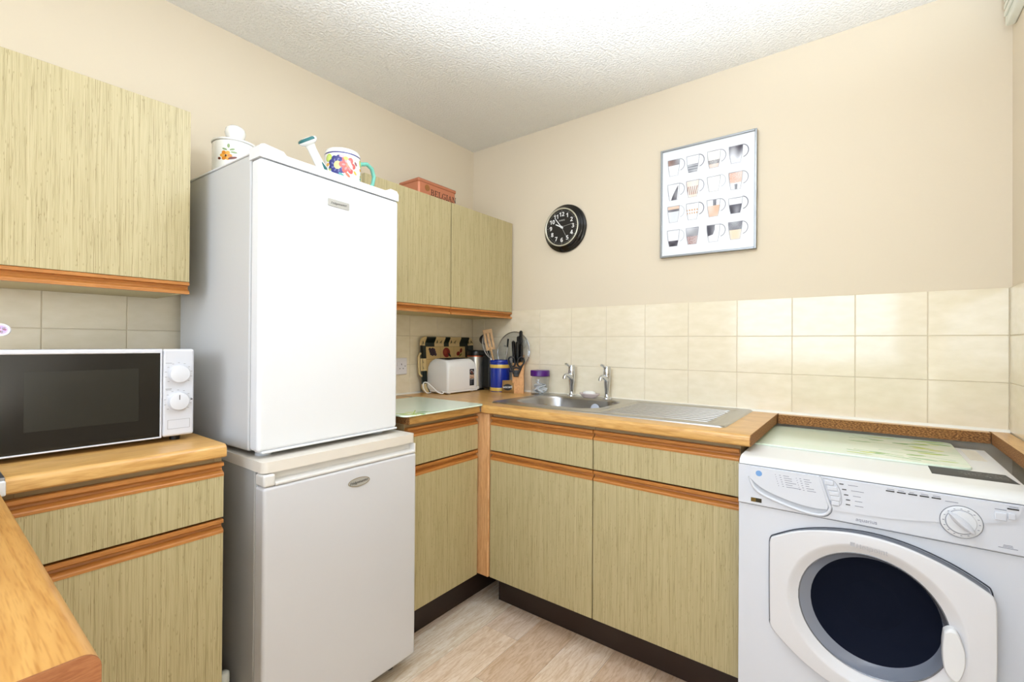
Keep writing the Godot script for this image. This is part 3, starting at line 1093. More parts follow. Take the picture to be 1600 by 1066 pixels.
func washing_machine():
	var X := 1.935
	var t = thing("washing_machine", "white front-loading washing machine with a dark round porthole door", "washing machine", Vector3(X, 0, 0.38))
	var w := white("washer_white", Color(0.85, 0.86, 0.885), 0.24)
	var line := mat("panel_shadow_line", Color(0.55, 0.56, 0.58), 0.6)
	var L := func(a: Array) -> Array:       # room x,y to the machine's own
		var o := []
		for q in a: o.append(Vector2(q[0] - X, q[1]))
		return o
	var zf := 0.655 - 0.38
	var hw := 0.2955
	obj("body", cb(Vector3(-hw, 0.012, -0.275), Vector3(hw, 0.835, zf - 0.055), 0.004), w, t)
	# front panel with the round opening
	var fp := MB.new()
	var cx := 1.937 - X
	var cy := 0.505
	var N := 64
	var outer := []
	var inner := []
	var deep := []
	var back := []
	var angs := []
	for i in N: angs.append(TAU * i / N - PI)
	for q in [[1, 1], [1, -1], [-1, 1], [-1, -1]]:
		angs.append(atan2((0.718 - cy) if q[1] > 0 else -(cy - 0.10), q[0] * hw - cx))
	angs.sort()
	N = angs.size()
	for a in angs:
		var d := Vector2(cos(a), sin(a))
		var f := minf((hw - signf(d.x) * cx) / maxf(absf(d.x), 1e-5), ((0.718 - cy) if d.y > 0 else (cy - 0.10)) / maxf(absf(d.y), 1e-5))
		outer.append(Vector3(cx + d.x * f, cy + d.y * f, zf))
		back.append(Vector3(cx + d.x * f, cy + d.y * f, zf - 0.054))
		inner.append(Vector3(cx + d.x * 0.15, cy + d.y * 0.15, zf))
		deep.append(Vector3(cx + d.x * 0.148, cy + d.y * 0.148, zf - 0.05))
	for i in N:
		var j := (i + 1) % N
		fp.flat(outer[i], outer[j], inner[j], inner[i], Vector3.BACK)
		fp.flat(inner[i], inner[j], deep[j], deep[i], (Vector3(cx, cy, 0) - Vector3(inner[i].x, inner[i].y, 0)).normalized())
		var e: Vector3 = outer[j] - outer[i]
		fp.flat(outer[i], outer[j], back[j], back[i], Vector3(e.y, -e.x, 0).normalized())
	obj("front_panel", fp, w, t)
	obj("kick_panel", cb(Vector3(-hw, 0.015, zf - 0.05), Vector3(hw, 0.0985, zf + 0.0), 0.004), w, t)
	# fascia and lid
	var fa := MB.new()
	fa.xf = along_x()
	fa.prism(PackedVector2Array([Vector2(zf - 0.05, 0.7205), Vector2(zf + 0.004, 0.7205), Vector2(zf + 0.007, 0.7235), Vector2(zf + 0.007, 0.8315), Vector2(zf - 0.05, 0.8315)]), -hw, hw, 20.0)
	var fascia = obj("fascia", fa, w, t)
	var li := MB.new()
	li.xf = along_x()
	var lp := PackedVector2Array([Vector2(-0.27, 0.834), Vector2(zf + 0.007, 0.8335)])
	for i in 9:
		var a := PI / 2 * i / 8.0
		lp.append(Vector2(zf - 0.037 + 0.043 * cos(a), 0.836 + 0.017 * sin(a)))
	lp.append(Vector2(-0.27, 0.853))
	li.prism(lp, -hw + 0.002, hw - 0.008, 25.0)
	var lid = obj("lid", li, mat("lid_white", Color(0.90, 0.90, 0.89), 0.25), t)
	# soap drawer
	var zp := zf + 0.007
	var top := L.call([[1.833, 0.830], [1.669, 0.830]])
	var lip := curve(L.call([[1.669, 0.800], [1.690, 0.781], [1.722, 0.765], [1.776, 0.7505], [1.820, 0.7455], [1.852, 0.7475]]))
	var dp := PackedVector2Array(top + lip)
	dp.append(Vector2(1.8535 - X, 0.757))
	var dm := MB.new()
	dm.prism(dp, zp - 0.001, zp + 0.0075, 40.0)
	var drawer = obj("soap_drawer", dm, w, fascia)
	var rimp := []
	for p in curve(L.call([[1.669, 0.800], [1.680, 0.772], [1.705, 0.7545], [1.755, 0.739], [1.803, 0.7295], [1.833, 0.7285], [1.850, 0.736], [1.8575, 0.752], [1.8535, 0.765], [1.834, 0.829]])): rimp.append(Vector3(p.x, p.y, zp + 0.002))
	var rm := MB.new()
	rm.tube(rimp, 0.0042, 10)
	obj("drawer_rim", rm, w, fascia)
	var sc := MB.new()
	var lowc := curve(L.call([[1.669, 0.800], [1.680, 0.772], [1.705, 0.7545], [1.755, 0.739], [1.803, 0.7295], [1.852, 0.7375]]))
	for i in lip.size() - 1:
		var a: Vector2 = lip[i]
		var b: Vector2 = lip[i + 1]
		var c: Vector2 = lowc[i + 1]
		var e: Vector2 = lowc[i]
		sc.quad(Vector3(a.x, a.y, zp + 0.0005), Vector3(b.x, b.y, zp + 0.0005), Vector3(c.x, c.y, zp + 0.003), Vector3(e.x, e.y, zp + 0.003), Vector3(0, 0.45, 1).normalized(), Vector3(0, 0.45, 1).normalized(), Vector3(0, 0.25, 1).normalized(), Vector3(0, 0.25, 1).normalized())
	obj("grip_scoop", sc, mat("scoop_shade_grey", Color(0.74, 0.75, 0.77), 0.35), fascia)  # darker grey paints the shade inside the scoop
	var ln := MB.new()
	var gl := []
	for p in curve(L.call([[1.8355, 0.830], [1.850, 0.782], [1.8615, 0.752], [1.857, 0.735], [1.842, 0.7255], [1.803, 0.7262]])): gl.append(Vector3(p.x, p.y, zp + 0.0005))
	ln.tube(gl, 0.0011, 6)
	obj("drawer_gap_shade", ln, line, fascia)  # grey line painted for the shade in the gap round the drawer
	# raised control area
	var cp := curve(L.call([[1.864, 0.7475], [1.90, 0.7487], [1.95, 0.7505], [2.00, 0.7545], [2.05, 0.762], [2.10, 0.7715], [2.143, 0.781], [2.175, 0.7905], [2.191, 0.802], [2.197, 0.816], [2.198, 0.8295]]))
	cp.append(Vector2(1.842 - X, 0.8295))
	var cm := MB.new()
	cm.prism(PackedVector2Array(cp), zp - 0.001, zp + 0.0028, 40.0)
	obj("control_area", cm, w, fascia)
	var zc := zp + 0.0028
	# buttons
	for i in 5:
		var yb := [0.817, 0.804, 0.791, 0.779, 0.767][i] as float
		var xb := [1.8555, 1.862, 1.866, 1.869, 1.869][i] as float
		obj("button", rb(Vector3(xb - X, yb, zc + 0.001), Vector3([0.020, 0.022, 0.022, 0.021, 0.017][i], 0.0115, 0.004), 0.0018, 2), w, fascia)
		obj("indicator", rb(Vector3([1.8735, 1.8795, 1.8835, 1.8875, 1.8875][i] - X + 0.008, yb + 0.0015, zc + 0.0003), Vector3(0.009, 0.0022, 0.0012), 0.0004, 1), black(), fascia)
		obj("indicator", rb(Vector3(1.9785 + 0.0208 * i - X, 0.8195, zc + 0.0003), Vector3(0.0165, 0.0026, 0.0012), 0.0004, 1), black(), fascia)
	var pl := MB.new()
	var pp := []
	for p in curve(L.call([[1.8425, 0.826], [1.852, 0.826], [1.867, 0.822], [1.878, 0.803], [1.882, 0.780], [1.880, 0.765], [1.871, 0.7595], [1.862, 0.762], [1.8585, 0.772]])): pp.append(Vector3(p.x, p.y, zc + 0.0002))
	pl.tube(pp, 0.0008, 6)
	obj("button_surround", pl, mat("faint_line", Color(0.68, 0.68, 0.70), 0.6), fascia)
	for q in [[2.166, 0.802, 0.019, 0.018], [2.183, 0.8055, 0.012, 0.014]]:
		obj("button", rb(Vector3(q[0] - X, q[1], zc + 0.001), Vector3(q[2], q[3], 0.005), 0.002, 2), w, fascia)
	obj("indicator", rb(Vector3(2.185 - X, 0.821, zc + 0.0003), Vector3(0.018, 0.0028, 0.0012), 0.0004, 1), black(), fascia)
	# programme dial
	var k = obj("dial", MB.new().lathe([Vector2(0.0355, 0), Vector2(0.0352, 0.003), Vector2(0.033, 0.0042), Vector2(0.026, 0.0042), Vector2(0.0245, 0.007), Vector2(0, 0.0085)], 48, 30.0), white("dial_white", Color(0.87, 0.875, 0.885), 0.25), fascia, Vector3(2.1035 - X, 0.7745, zc - 0.001), Vector3(PI / 2, 0, 0))
	var dk := MB.new()
	var a1 := []
	for i in 41: a1.append(Vector3(0.0357 * cos(TAU * i / 40), 0.0012, 0.0357 * sin(TAU * i / 40)))
	dk.tube(a1, 0.0009, 6, false)
	obj("dial_ring", dk, mat("dial_grey", Color(0.42, 0.43, 0.46), 0.5), k)
	var d2 := MB.new()
	var a2 := []
	for i in 31: a2.append(Vector3(0.0268 * cos(0.6 + 4.9 * i / 30), 0.0044, 0.0268 * sin(0.6 + 4.9 * i / 30)))
	d2.tube(a2, 0.0005, 5)
	for i in 16:
		var an := TAU * i / 16
		var c := Vector3(0.0302 * cos(an), 0.0044, 0.0302 * sin(an))
		d2.tube([c - Vector3(0.0016, 0, 0), c + Vector3(0.0016, 0, 0)], 0.0007, 5)
	meta(obj("dial_marks", d2, mat("print_grey", Color(0.48, 0.49, 0.55), 0.6), k), "", "", "", "stuff")
	var gr := MB.new()
	var lo := []
	for q in [[0.030, 0.0105, 0.004], [0.030, 0.0085, 0.012], [0.0285, 0.0045, 0.018], [0.024, 0.002, 0.020]]:
		var one := []
		for i in 28:
			var an := TAU * i / 28
			one.append(Vector3(q[0] * cos(an), q[2], q[1] * sin(an) * (0.45 + 0.55 * absf(sin(an)))))
		lo.append(one)
	gr.loft(lo, true)
	obj("dial_grip", gr, w, k, Vector3.ZERO, Vector3(0, -0.75, 0))
	# print on the front
	var ink := mat("print_grey", Color(0.48, 0.49, 0.55), 0.6)
	obj("lettering", text("aquarius", 0.0082, false, false, 0.0, 0.0004), ink, fascia, Vector3(1.9325 - X, 0.7345, zp + 0.0004))
	var tx := MB.new()
	var dash := func(x0, y0, ln, z): tx.rbox(Vector3(x0 - X + ln / 2, y0, z), Vector3(ln, 0.0013, 0.0003), 0.0001, 1)
	for i in 6:
		dash.call(1.7325 + 0.0016 * i, 0.8175 - 0.0058 * i, 0.002, zp + 0.0076)
		dash.call(1.7425 + 0.0016 * i, 0.8175 - 0.0058 * i, 0.004, zp + 0.0076)
		dash.call(1.752 + 0.0016 * i, 0.8175 - 0.0058 * i, [0.014, 0.019, 0.018, 0.026, 0.016, 0.034][i], zp + 0.0076)
		dash.call(1.782 + 0.0016 * i, 0.8165 - 0.0058 * i, 0.002, zp + 0.0076)
		dash.call(1.790 + 0.0016 * i, 0.8165 - 0.0058 * i, 0.004, zp + 0.0076)
		dash.call(1.7995 + 0.0016 * i, 0.8165 - 0.0058 * i, [0.014, 0.016, 0.009, 0.008, 0.017, 0.020][i], zp + 0.0076)
	for i in 5:
		dash.call([1.8935, 1.8995, 1.9035, 1.9075, 1.9075][i] + 0.002, [0.8185, 0.8055, 0.7925, 0.7805, 0.7685][i], [0.020, 0.026, 0.016, 0.015, 0.017][i], zc + 0.0002)
		dash.call(1.9725 + 0.0208 * i, 0.8237, [0.014, 0.011, 0.008, 0.013, 0.013][i], zc + 0.0002)
	dash.call(2.077, 0.8165, 0.022, zc + 0.0002)
	dash.call(2.157, 0.8165, 0.018, zc + 0.0002)
	dash.call(2.179, 0.8255, 0.014, zc + 0.0002)
	for i in 3: dash.call([2.171, 2.170, 2.163][i], 0.7395 - 0.003 * i, [0.014, 0.016, 0.030][i], zp + 0.0002)
	meta(obj("printed_marks", tx, ink, fascia), "", "", "", "stuff")
	obj("round_logo", MB.new().lathe([Vector2(0.008, 0), Vector2(0.0078, 0.0006), Vector2(0, 0.0006)], 24), mat("logo_blue", Color(0.45, 0.62, 0.82), 0.5), fascia, Vector3(1.693 - X, 0.8135, zp + 0.0075), Vector3(PI / 2, 0, 0))
	var st = obj("energy_sticker", rb(Vector3(1.6855 - X, 0.7355, zp + 0.0004), Vector3(0.027, 0.0115, 0.0008), 0.0002, 1), mat("sticker_dark", Color(0.16, 0.14, 0.06), 0.35), fascia)
	obj("sticker_square", rb(Vector3(1.6785 - X, 0.7355, zp + 0.0009), Vector3(0.0115, 0.0115, 0.0006), 0.0002, 1), mat("sticker_gold", Color(0.42, 0.32, 0.06), 0.35), st)
	# porthole door: thin at the hinge, thick at the handle
	var zz := func(x: float) -> float: return zf + 0.014 + 0.036 * clampf((x + 0.215) / 0.43, 0.0, 1.0)
	var pts := curve(L.call([[1.7205, 0.415], [1.7195, 0.52], [1.7195, 0.626]]), 4)
	pts.pop_back()
	pts += curve(L.call([[1.7195, 0.626], [1.7225, 0.6385], [1.733, 0.6475], [1.790, 0.677], [1.862, 0.697], [1.937, 0.7045], [2.010, 0.6965], [2.085, 0.672], [2.142, 0.641], [2.1525, 0.629], [2.1555, 0.612]]), 6)
	pts.pop_back()
	pts += curve(L.call([[2.1555, 0.612], [2.1565, 0.52], [2.1555, 0.415]]), 4)
	pts.pop_back()
	pts += curve(L.call([[2.1555, 0.415], [2.148, 0.392], [2.085, 0.337], [2.010, 0.307], [1.937, 0.297], [1.862, 0.307], [1.790, 0.340], [1.728, 0.390], [1.7205, 0.415]]), 6)
	pts.pop_back()
	var c2 := Vector2(cx, cy)
	var ring := func(f: float, dz: float) -> Array:
		var o := []
		for p in pts:
			var q: Vector2 = c2 + (p - c2) * f
			o.append(Vector3(q.x, q.y, zz.call(q.x) + dz))
		return o
	var circ := func(r: float, dz: float) -> Array:
		var o := []
		for p in pts:
			var q: Vector2 = c2 + (p - c2).normalized() * r
			o.append(Vector3(q.x, q.y, zz.call(q.x) + dz))
		return o
	var base := []
	for p in pts: base.append(Vector3(c2.x + (p.x - c2.x) * 0.992, c2.y + (p.y - c2.y) * 0.992, zf + 0.001))
	var bs := MB.new()
	bs.loft([base, ring.call(0.992, -0.011)])
	var door = obj("porthole_door", MB.new().loft([ring.call(0.99, -0.011), ring.call(0.998, -0.010), ring.call(1.0, -0.006), ring.call(0.997, -0.002), ring.call(0.985, 0.0), circ.call(0.178, 0.001), circ.call(0.173, 0.0), circ.call(0.166, -0.004), circ.call(0.153, -0.013), circ.call(0.150, -0.014)]), white("door_white", Color(0.875, 0.87, 0.875), 0.25), t)
	var dg := MB.new()
	var dl := []
	for p in pts: dl.append(Vector3(c2.x + (p.x - c2.x) * 1.006, c2.y + (p.y - c2.y) * 1.006, zf + 0.0008))
	dl.append(dl[0])
	dg.tube(dl, 0.0016, 6, false)
	obj("door_gap_shade", dg, mat("door_gap_shade_grey", Color(0.25, 0.26, 0.29), 0.6), door)  # dark ring stands in for the shaded gap between door and panel
	obj("door_back", bs, mat("door_back_grey", Color(0.45, 0.46, 0.49), 0.5), door)
	var gr2 := MB.new()
	gr2.loft([circ.call(0.150, -0.014), circ.call(0.1485, -0.012), circ.call(0.147, -0.015)])
	obj("glass_rim", gr2, mat("rim_grey", Color(0.50, 0.51, 0.53), 0.25, 0.5), door)
	var gc := MB.new()
	var c0: Array = circ.call(0.147, -0.015)
	var flatc := func(r: float, z: float) -> Array:
		var o := []
		for p in pts:
			var q: Vector2 = c2 + (p - c2).normalized() * r
			o.append(Vector3(q.x + 0.008 * float(z < zf), q.y, z))
		return o
	gc.loft([c0, flatc.call(0.142, zf + 0.002), flatc.call(0.131, zf - 0.012)])
	obj("glass_edge", gc, mat("glass_edge", Color(0.52, 0.54, 0.59), 0.12, 0.0, 0.6), door)
	var gd := MB.new()
	gd.loft([flatc.call(0.131, zf - 0.012), flatc.call(0.12, zf - 0.022), flatc.call(0.10, zf - 0.034), flatc.call(0.06, zf - 0.044)], true)
	mat("porthole_dark", Color(0.085, 0.10, 0.15), 0.6).metallic_specular = 0.1
	obj("porthole_glass", gd, mat("porthole_dark", Color(0.085, 0.10, 0.15), 0.6), door)
	var hp := curve(L.call([[2.071, 0.534], [2.080, 0.542], [2.092, 0.540], [2.100, 0.522], [2.106, 0.495], [2.1055, 0.465], [2.099, 0.438], [2.091, 0.426], [2.080, 0.434], [2.072, 0.448], [2.0685, 0.475], [2.0685, 0.508], [2.071, 0.534]]), 4)
	hp.pop_back()
	var hm := MB.new()
	var hl := []
	var hc := Vector2(2.087 - X, 0.485)
	for q in [[1.0, -0.012], [1.0, 0.004], [0.97, 0.0075], [0.9, 0.0095]]:
		var o := []
		for p in hp:
			var e: Vector2 = hc + (p - hc) * q[0]
			o.append(Vector3(e.x, e.y, zz.call(hc.x) + q[1]))
		hl.append(o)
	hm.loft(hl, true)
	obj("door_handle", hm, white("handle_white", Color(0.91, 0.91, 0.91), 0.25), door)
	var an := (0.036 / 0.43)
	obj("lettering", text("Hotpoint", 0.0118, false, false, 0.0, 0.0004), mat("print_silver", Color(0.70, 0.70, 0.72), 0.5), door, Vector3(1.943 - X, 0.6755, zz.call(0.008) + 0.0012), Vector3(0, -an, -0.03))
	obj("logo_square", rb(Vector3(0, 0, 0), Vector3(0.010, 0.010, 0.0008), 0.0002, 1), mat("print_silver", Color(0.70, 0.70, 0.72), 0.5), door, Vector3(1.9055 - X, 0.6775, zz.call(-0.03) + 0.0012), Vector3(0, -an, 0))
	for x in [-1, 1]:
		for z in [-0.22, 0.22]: obj("foot", MB.new().lathe([Vector2(0, 0), Vector2(0.022, 0), Vector2(0.02, 0.014), Vector2(0, 0.014)], 16), black(), t, Vector3(x * 0.25, 0, z))
	# worn labels on the lid
	var im := Pad.new(256, 128, Color(0.17, 0.18, 0.19))
	for i in 240:
		var g := 0.45 + 0.35 * rng.randf()
		im.bar(rng.randf() * 256, rng.randf() * 128, rng.randf() * 256, rng.randf() * 128, 0.6, Color(g, g, g, 0.03))
		im.blob(90 + 150 * rng.randf(), 20 + 60 * rng.randf(), 1 + 3.5 * rng.randf(), 1 + 1.5 * rng.randf(), Color(0.75, 0.76, 0.74, 0.35))
	obj("dark_label", MB.new().prism(PackedVector2Array([Vector2(2.064 - X, -0.552 + 0.38), Vector2(2.217 - X, -0.552 + 0.38), Vector2(2.208 - X, -0.46 + 0.38), Vector2(2.064 - X, -0.46 + 0.38)]), 0.0, 0.0004), printed("label_dark", im.im, 0.5), lid, Vector3(0, 0.8531, 0), Vector3(-PI / 2, 0, 0))
	var i2 := Pad.new(96, 256, Color(0.86, 0.84, 0.79))
	for i in 130: i2.blob(20 + 60 * rng.randf(), 20 + 210 * rng.randf(), 2 + 7 * rng.randf(), 2 + 7 * rng.randf(), [Color(0.85, 0.72, 0.55, 0.3), Color(0.70, 0.74, 0.55, 0.3), Color(0.75, 0.68, 0.60, 0.3)][i % 3])
	obj("worn_sticker", rb(Vector3(2.184 - X, 0.8533, 0.215 - 0.38), Vector3(0.034, 0.0005, 0.17), 0.0001, 1), mat("worn_sticker", Color(0.83, 0.80, 0.74), 0.6), lid)


# ------------------------------------------------------------ microwave
func microwave():
	var zc := 1.858
	var t = thing("microwave", "white microwave oven with a dark glass door and two round knobs", "microwave", Vector3(0.27, WY, zc), PI / 2)
	var w := white("microwave_white", Color(0.83, 0.83, 0.845), 0.33)
	var F := 0.165
	var hw := 0.225
	obj("cabinet", rb(Vector3(0, 0.132, -0.008), Vector3(0.446, 0.232, 0.314), 0.006), w, t)
	# right of the picture is local +x
	var panel = obj("control_panel", rb(Vector3(0.1885, 0.1325, F - 0.009), Vector3(0.073, 0.237, 0.018), 0.007, 3), w, t)
	var fr := MB.new()
	fr.rbox(Vector3(-0.0375, 0.2455, F - 0.009), Vector3(0.375, 0.011, 0.018), 0.003, 2)
	fr.rbox(Vector3(-0.0375, 0.0155, F - 0.009), Vector3(0.375, 0.004, 0.018), 0.0015, 2)
	fr.rbox(Vector3(0.1485, 0.1325, F - 0.009), Vector3(0.004, 0.237, 0.018), 0.0015, 2)
	fr.rbox(Vector3(-0.2225, 0.1325, F - 0.009), Vector3(0.005, 0.237, 0.018), 0.0015, 2)
	var door = obj("door", fr, w, t)
	obj("door_glass", rb(Vector3(-0.037, 0.129, F - 0.011), Vector3(0.367, 0.2235, 0.018), 0.001, 1), mat("microwave_glass", Color(0.045, 0.04, 0.035), 0.12), door)
	obj("window_mesh", rb(Vector3(-0.002, 0.133, F - 0.0018), Vector3(0.205, 0.135, 0.0004), 0.0001, 1), mat("mesh_screen", Color(0.105, 0.105, 0.085), 0.2), door)
	var kn := white("knob_white", Color(0.85, 0.85, 0.86), 0.3)
	var marks := MB.new()
	for q in [[0.188, 1.085], [0.187, 1.0105]]:
		var kb := MB.new()
		kb.lathe([Vector2(0.0245, 0), Vector2(0.0243, 0.010), Vector2(0.0225, 0.0135), Vector2(0.018, 0.0148), Vector2(0, 0.0155)], 36, 45.0)
		var k = obj("knob", kb, kn, panel, Vector3(q[0], q[1] - WY, F), Vector3(PI / 2, 0, 0))
		if q[1] < 1.05: obj("pointer", rb(Vector3(-0.001, 0.0156, -0.0115), Vector3(0.0018, 0.0006, 0.013), 0.0002, 1), black(), k)
		for i in 11:
			var a := deg_to_rad(-40.0 + 26.0 * i)
			marks.rbox(Vector3(q[0] + 0.0305 * cos(a), q[1] - WY + 0.0305 * sin(a), F + 0.0002), Vector3(0.0045, 0.001, 0.0004), 0.0001, 1)
	for q in [[0.161, 0.213, 0.014], [0.161, 0.1435, 0.014], [0.161, 0.1405, 0.012]]: marks.rbox(Vector3(q[0] + 0.004, q[1], F + 0.0002), Vector3(q[2], 0.001, 0.0004), 0.0001, 1)
	meta(obj("printed_marks", marks, mat("print_pale", Color(0.50, 0.49, 0.48), 0.6), panel), "", "", "", "stuff")
	obj("mark", rb(Vector3(0.2185, 0.1115, F + 0.0002), Vector3(0.005, 0.003, 0.0005), 0.0002, 1), black(), panel)
	var fm := MB.new()
	for s in [-1, 1]:
		fm.rbox(Vector3(0.189 + s * 0.0255, 0.0465, F + 0.0002), Vector3(0.0007, 0.024, 0.0005), 0.0001, 1)
		fm.rbox(Vector3(0.189, 0.0465 + s * 0.012, F + 0.0002), Vector3(0.0517, 0.0007, 0.0005), 0.0001, 1)
	obj("label_frame", fm, mat("print_mid", Color(0.55, 0.54, 0.53), 0.6), panel)
	for x in [-1, 1]:
		for z in [-0.13, 0.13]: obj("foot", MB.new().lathe([Vector2(0, 0), Vector2(0.012, 0), Vector2(0.013, 0.018), Vector2(0, 0.018)], 14), black(), t, Vector3(x * 0.19, 0, z))


# ------------------------------------------------------------ things on the worktop in the corner
func planar(m: MB, x0, y0, x1, y1) -> MB:
	for i in m.v.size(): m.t[i] = Vector2((m.v[i].x - x0) / (x1 - x0), 1.0 - (m.v[i].y - y0) / (y1 - y0))
	return m


func tray_print() -> Image:
	var p := Pad.new(560, 416, Color(0.80, 0.68, 0.46))
	var cream := Color(0.84, 0.74, 0.53)
	var green := Color(0.07, 0.11, 0.085)
	var b := 74
	var sprig := func(x, y, s):
		for k in 3: p.blob(x + s * (k - 1) * 5, y - 8 + k * 7, 6, 2.6, Color(0.12, 0.13, 0.09), s * 0.6)
		for k in 2: p.blob(x - s * (6 + k), y + 1 + k * 8, 5, 2.2, Color(0.12, 0.13, 0.09), -s * 0.7)
	p.rect(0, 0, 560, b, cream)
	p.rect(0, 416 - b, 560, b, cream)
	p.rect(0, 0, b, 416, cream)
	p.rect(560 - b, 0, b, 416, cream)
	for x in [66, 254, 424]: 
		var wd: int = 92 if x != 254 else 52
		p.rect(x, 0, wd, b, green)
		p.rect(x, 416 - b, wd, b, green)
		sprig.call(x + wd + 26, 38, 1)
		if x < 400: sprig.call(x + wd + 62, 38, -1)
	for y in [66, 254]:
		p.rect(0, y, b, 96, green)
		p.rect(560 - b, y, b, 96, green)
	for y in [185, 230]:
		sprig.call(38, y, 1)
		sprig.call(522, y, -1)
	sprig.call(44, 44, 1)
	sprig.call(516, 44, -1)
	for i in 4:
		p.bar(b + i * 142.7, b, b + i * 142.7, 416 - b, 2.0, Color(0.55, 0.45, 0.30))
		p.bar(b, b + i * 94.7 if i < 3 else 350, 494, b + i * 94.7 if i < 3 else 350, 2.0, Color(0.55, 0.45, 0.30))
	var red := Color(0.50, 0.12, 0.08)
	for r in 3:
		for c in 3:
			var x := 137.0 + 142.7 * c
			var y := 120.0 + 94.7 * r
			var k := (c + r * 2) % 3
			if k == 0:
				for q in 12: p.blob(x - 26 + (q % 4) * 14 + (q / 4) * 6, y - 26 + (q / 4) * 17 + (q % 2) * 5, 12, 12, [Color(0.13, 0.07, 0.13), Color(0.20, 0.10, 0.18)][q % 2])
			elif k == 1:
				p.blob(x, y, 38, 38, red)
				p.blob(x - 10, y - 4, 15, 20, Color(0.62, 0.24, 0.14))
				p.blob(x + 32, y + 20, 20, 8, Color(0.10, 0.16, 0.08), 0.9)
			else:
				p.blob(x - 16, y + 10, 20, 16, red, -0.5)
				p.blob(x + 16, y - 14, 13, 20, Color(0.45, 0.10, 0.07), 0.4)
				p.blob(x + 8, y + 22, 20, 7, Color(0.45, 0.42, 0.16), -0.6)
	return p.im


func corner_things():
	var Y := WY
	# tray leaning on the left wall
	var tr = thing("tray", "tray printed with fruit, green and cream border, leaning in the corner behind the toaster", "tray", Vector3(0.034, Y + 0.001, 0.240), PI / 2)
	var tm := MB.new()
	var lo := []
	for q in [[0.212, 0.152, 0.036, 0.016], [0.208, 0.148, 0.034, 0.019], [0.202, 0.142, 0.032, 0.016], [0.182, 0.122, 0.026, 0.003], [0.178, 0.118, 0.025, 0.001], [0.02, 0.02, 0.01, 0.0]]:
		lo.append(v3(rrect(0, 0.152, q[0], q[1], q[2], 6), q[3]))
	tm.loft(lo, true)
	var tn = obj("tray_top", planar(tm, -0.212, 0, 0.212, 0.304), printed("tray_print", tray_print(), 0.35), tr)
	var bk := MB.new()
	lo = []
	for q in [[0.212, 0.152, 0.036, 0.0160], [0.211, 0.151, 0.035, 0.0135], [0.184, 0.124, 0.027, -0.001], [0.02, 0.02, 0.01, -0.003]]: lo.append(v3(rrect(0, 0.152, q[0], q[1], q[2], 6), q[3]))
	bk.loft(lo, true)
	var bo = obj("tray_back", bk, mat("tray_back", Color(0.75, 0.66, 0.48), 0.5), tr)
	for e in [-1, 1]:
		var h := MB.new()
		h.tube([Vector3(e * 0.207, 0.09, 0.014), Vector3(e * 0.222, 0.105, 0.014), Vector3(e * 0.224, 0.152, 0.014), Vector3(e * 0.222, 0.2, 0.014), Vector3(e * 0.207, 0.214, 0.014)], 0.006, 8)
		obj("handle", h, mat("tray_cream", Color(0.84, 0.74, 0.53), 0.5), tr)
	tr.rotation = Vector3(-0.07, PI / 2, 0)
	# toaster
	var to = thing("toaster", "white two-slot toaster standing in front of the fruit tray", "toaster", Vector3(0.108, Y, 0.282), PI / 2)
	var w := white("toaster_white", Color(0.965, 0.955, 0.94), 0.3)
	var bm := MB.new()
	lo = []
	for q in [[0.114, 0.080, 0.012, 0.016], [0.117, 0.083, 0.013, 0.030], [0.117, 0.083, 0.014, 0.10], [0.115, 0.080, 0.016, 0.140], [0.109, 0.074, 0.018, 0.163], [0.100, 0.066, 0.025, 0.177], [0.088, 0.056, 0.022, 0.184], [0.078, 0.048, 0.02, 0.185]]:
		var lp := []
		for p in rrect(0, 0, q[0], q[1], q[2], 6):
			var dip := 0.006 * float(q[3] > 0.15) * exp(-pow((p.x + 0.07) / 0.02, 2.0)) * float(p.y > 0)
			lp.append(Vector3(p.x, q[3] - dip, p.y))
		lo.append(lp)
	bm.loft(lo, true, true)
	obj("body", bm, w, to)
	obj("top_plate", rb(Vector3(0, 0.1855, 0), Vector3(0.15, 0.003, 0.09), 0.001, 1), mat("toaster_top", Color(0.30, 0.25, 0.2), 0.35, 0.5), to)
	for s in [-1, 1]: obj("slot", rb(Vector3(0, 0.1875, s * 0.022), Vector3(0.135, 0.002, 0.024), 0.0008, 1), black(0.8), to)
	obj("base", rb(Vector3(0.004, 0.0105, 0), Vector3(0.238, 0.010, 0.16), 0.004), w, to)
	obj("lever_rest", rb(Vector3(0.128, 0.018, 0.050), Vector3(0.030, 0.016, 0.05), 0.005), w, to)
	obj("lever", rb(Vector3(0.121, 0.115, 0.03), Vector3(0.012, 0.03, 0.03), 0.003), black(), to)
	for x in [-1, 1]:
		for z in [-1, 1]: obj("foot", rb(Vector3(x * 0.09, 0.003, z * 0.062), Vector3(0.018, 0.006, 0.014), 0.002, 1), w, to)
	var sp := Pad.new(96, 220, Color(0.06, 0.06, 0.07))
	sp.blob(50, 40, 36, 22, Color(0.85, 0.83, 0.8), 0.4)
	sp.blob(48, 46, 30, 15, Color(0.45, 0.22, 0.14), 0.5)
	sp.blob(56, 36, 22, 8, Color(0.12, 0.08, 0.07), 0.6)
	sp.rect(0, 76, 96, 50, Color(0.78, 0.62, 0.5))
	for i in 22: sp.blob(rng.randf() * 96, 78 + rng.randf() * 46, 8, 6, [Color(0.86, 0.72, 0.58, 0.8), Color(0.92, 0.86, 0.78, 0.8), Color(0.6, 0.36, 0.24, 0.6)][i % 3])
	sp.bar(14, 138, 82, 136, 6, Color(0.9, 0.9, 0.9))
	for i in 6: sp.bar(14, 154 + 9 * i, 40 + 36 * rng.randf(), 154 + 9 * i, 2, Color(0.6, 0.6, 0.62))
	obj("label", rb(Vector3(0.070, 0.082, 0.0833), Vector3(0.036, 0.092, 0.0008), 0.0002, 1), printed("toaster_label", sp.im, 0.4), to)
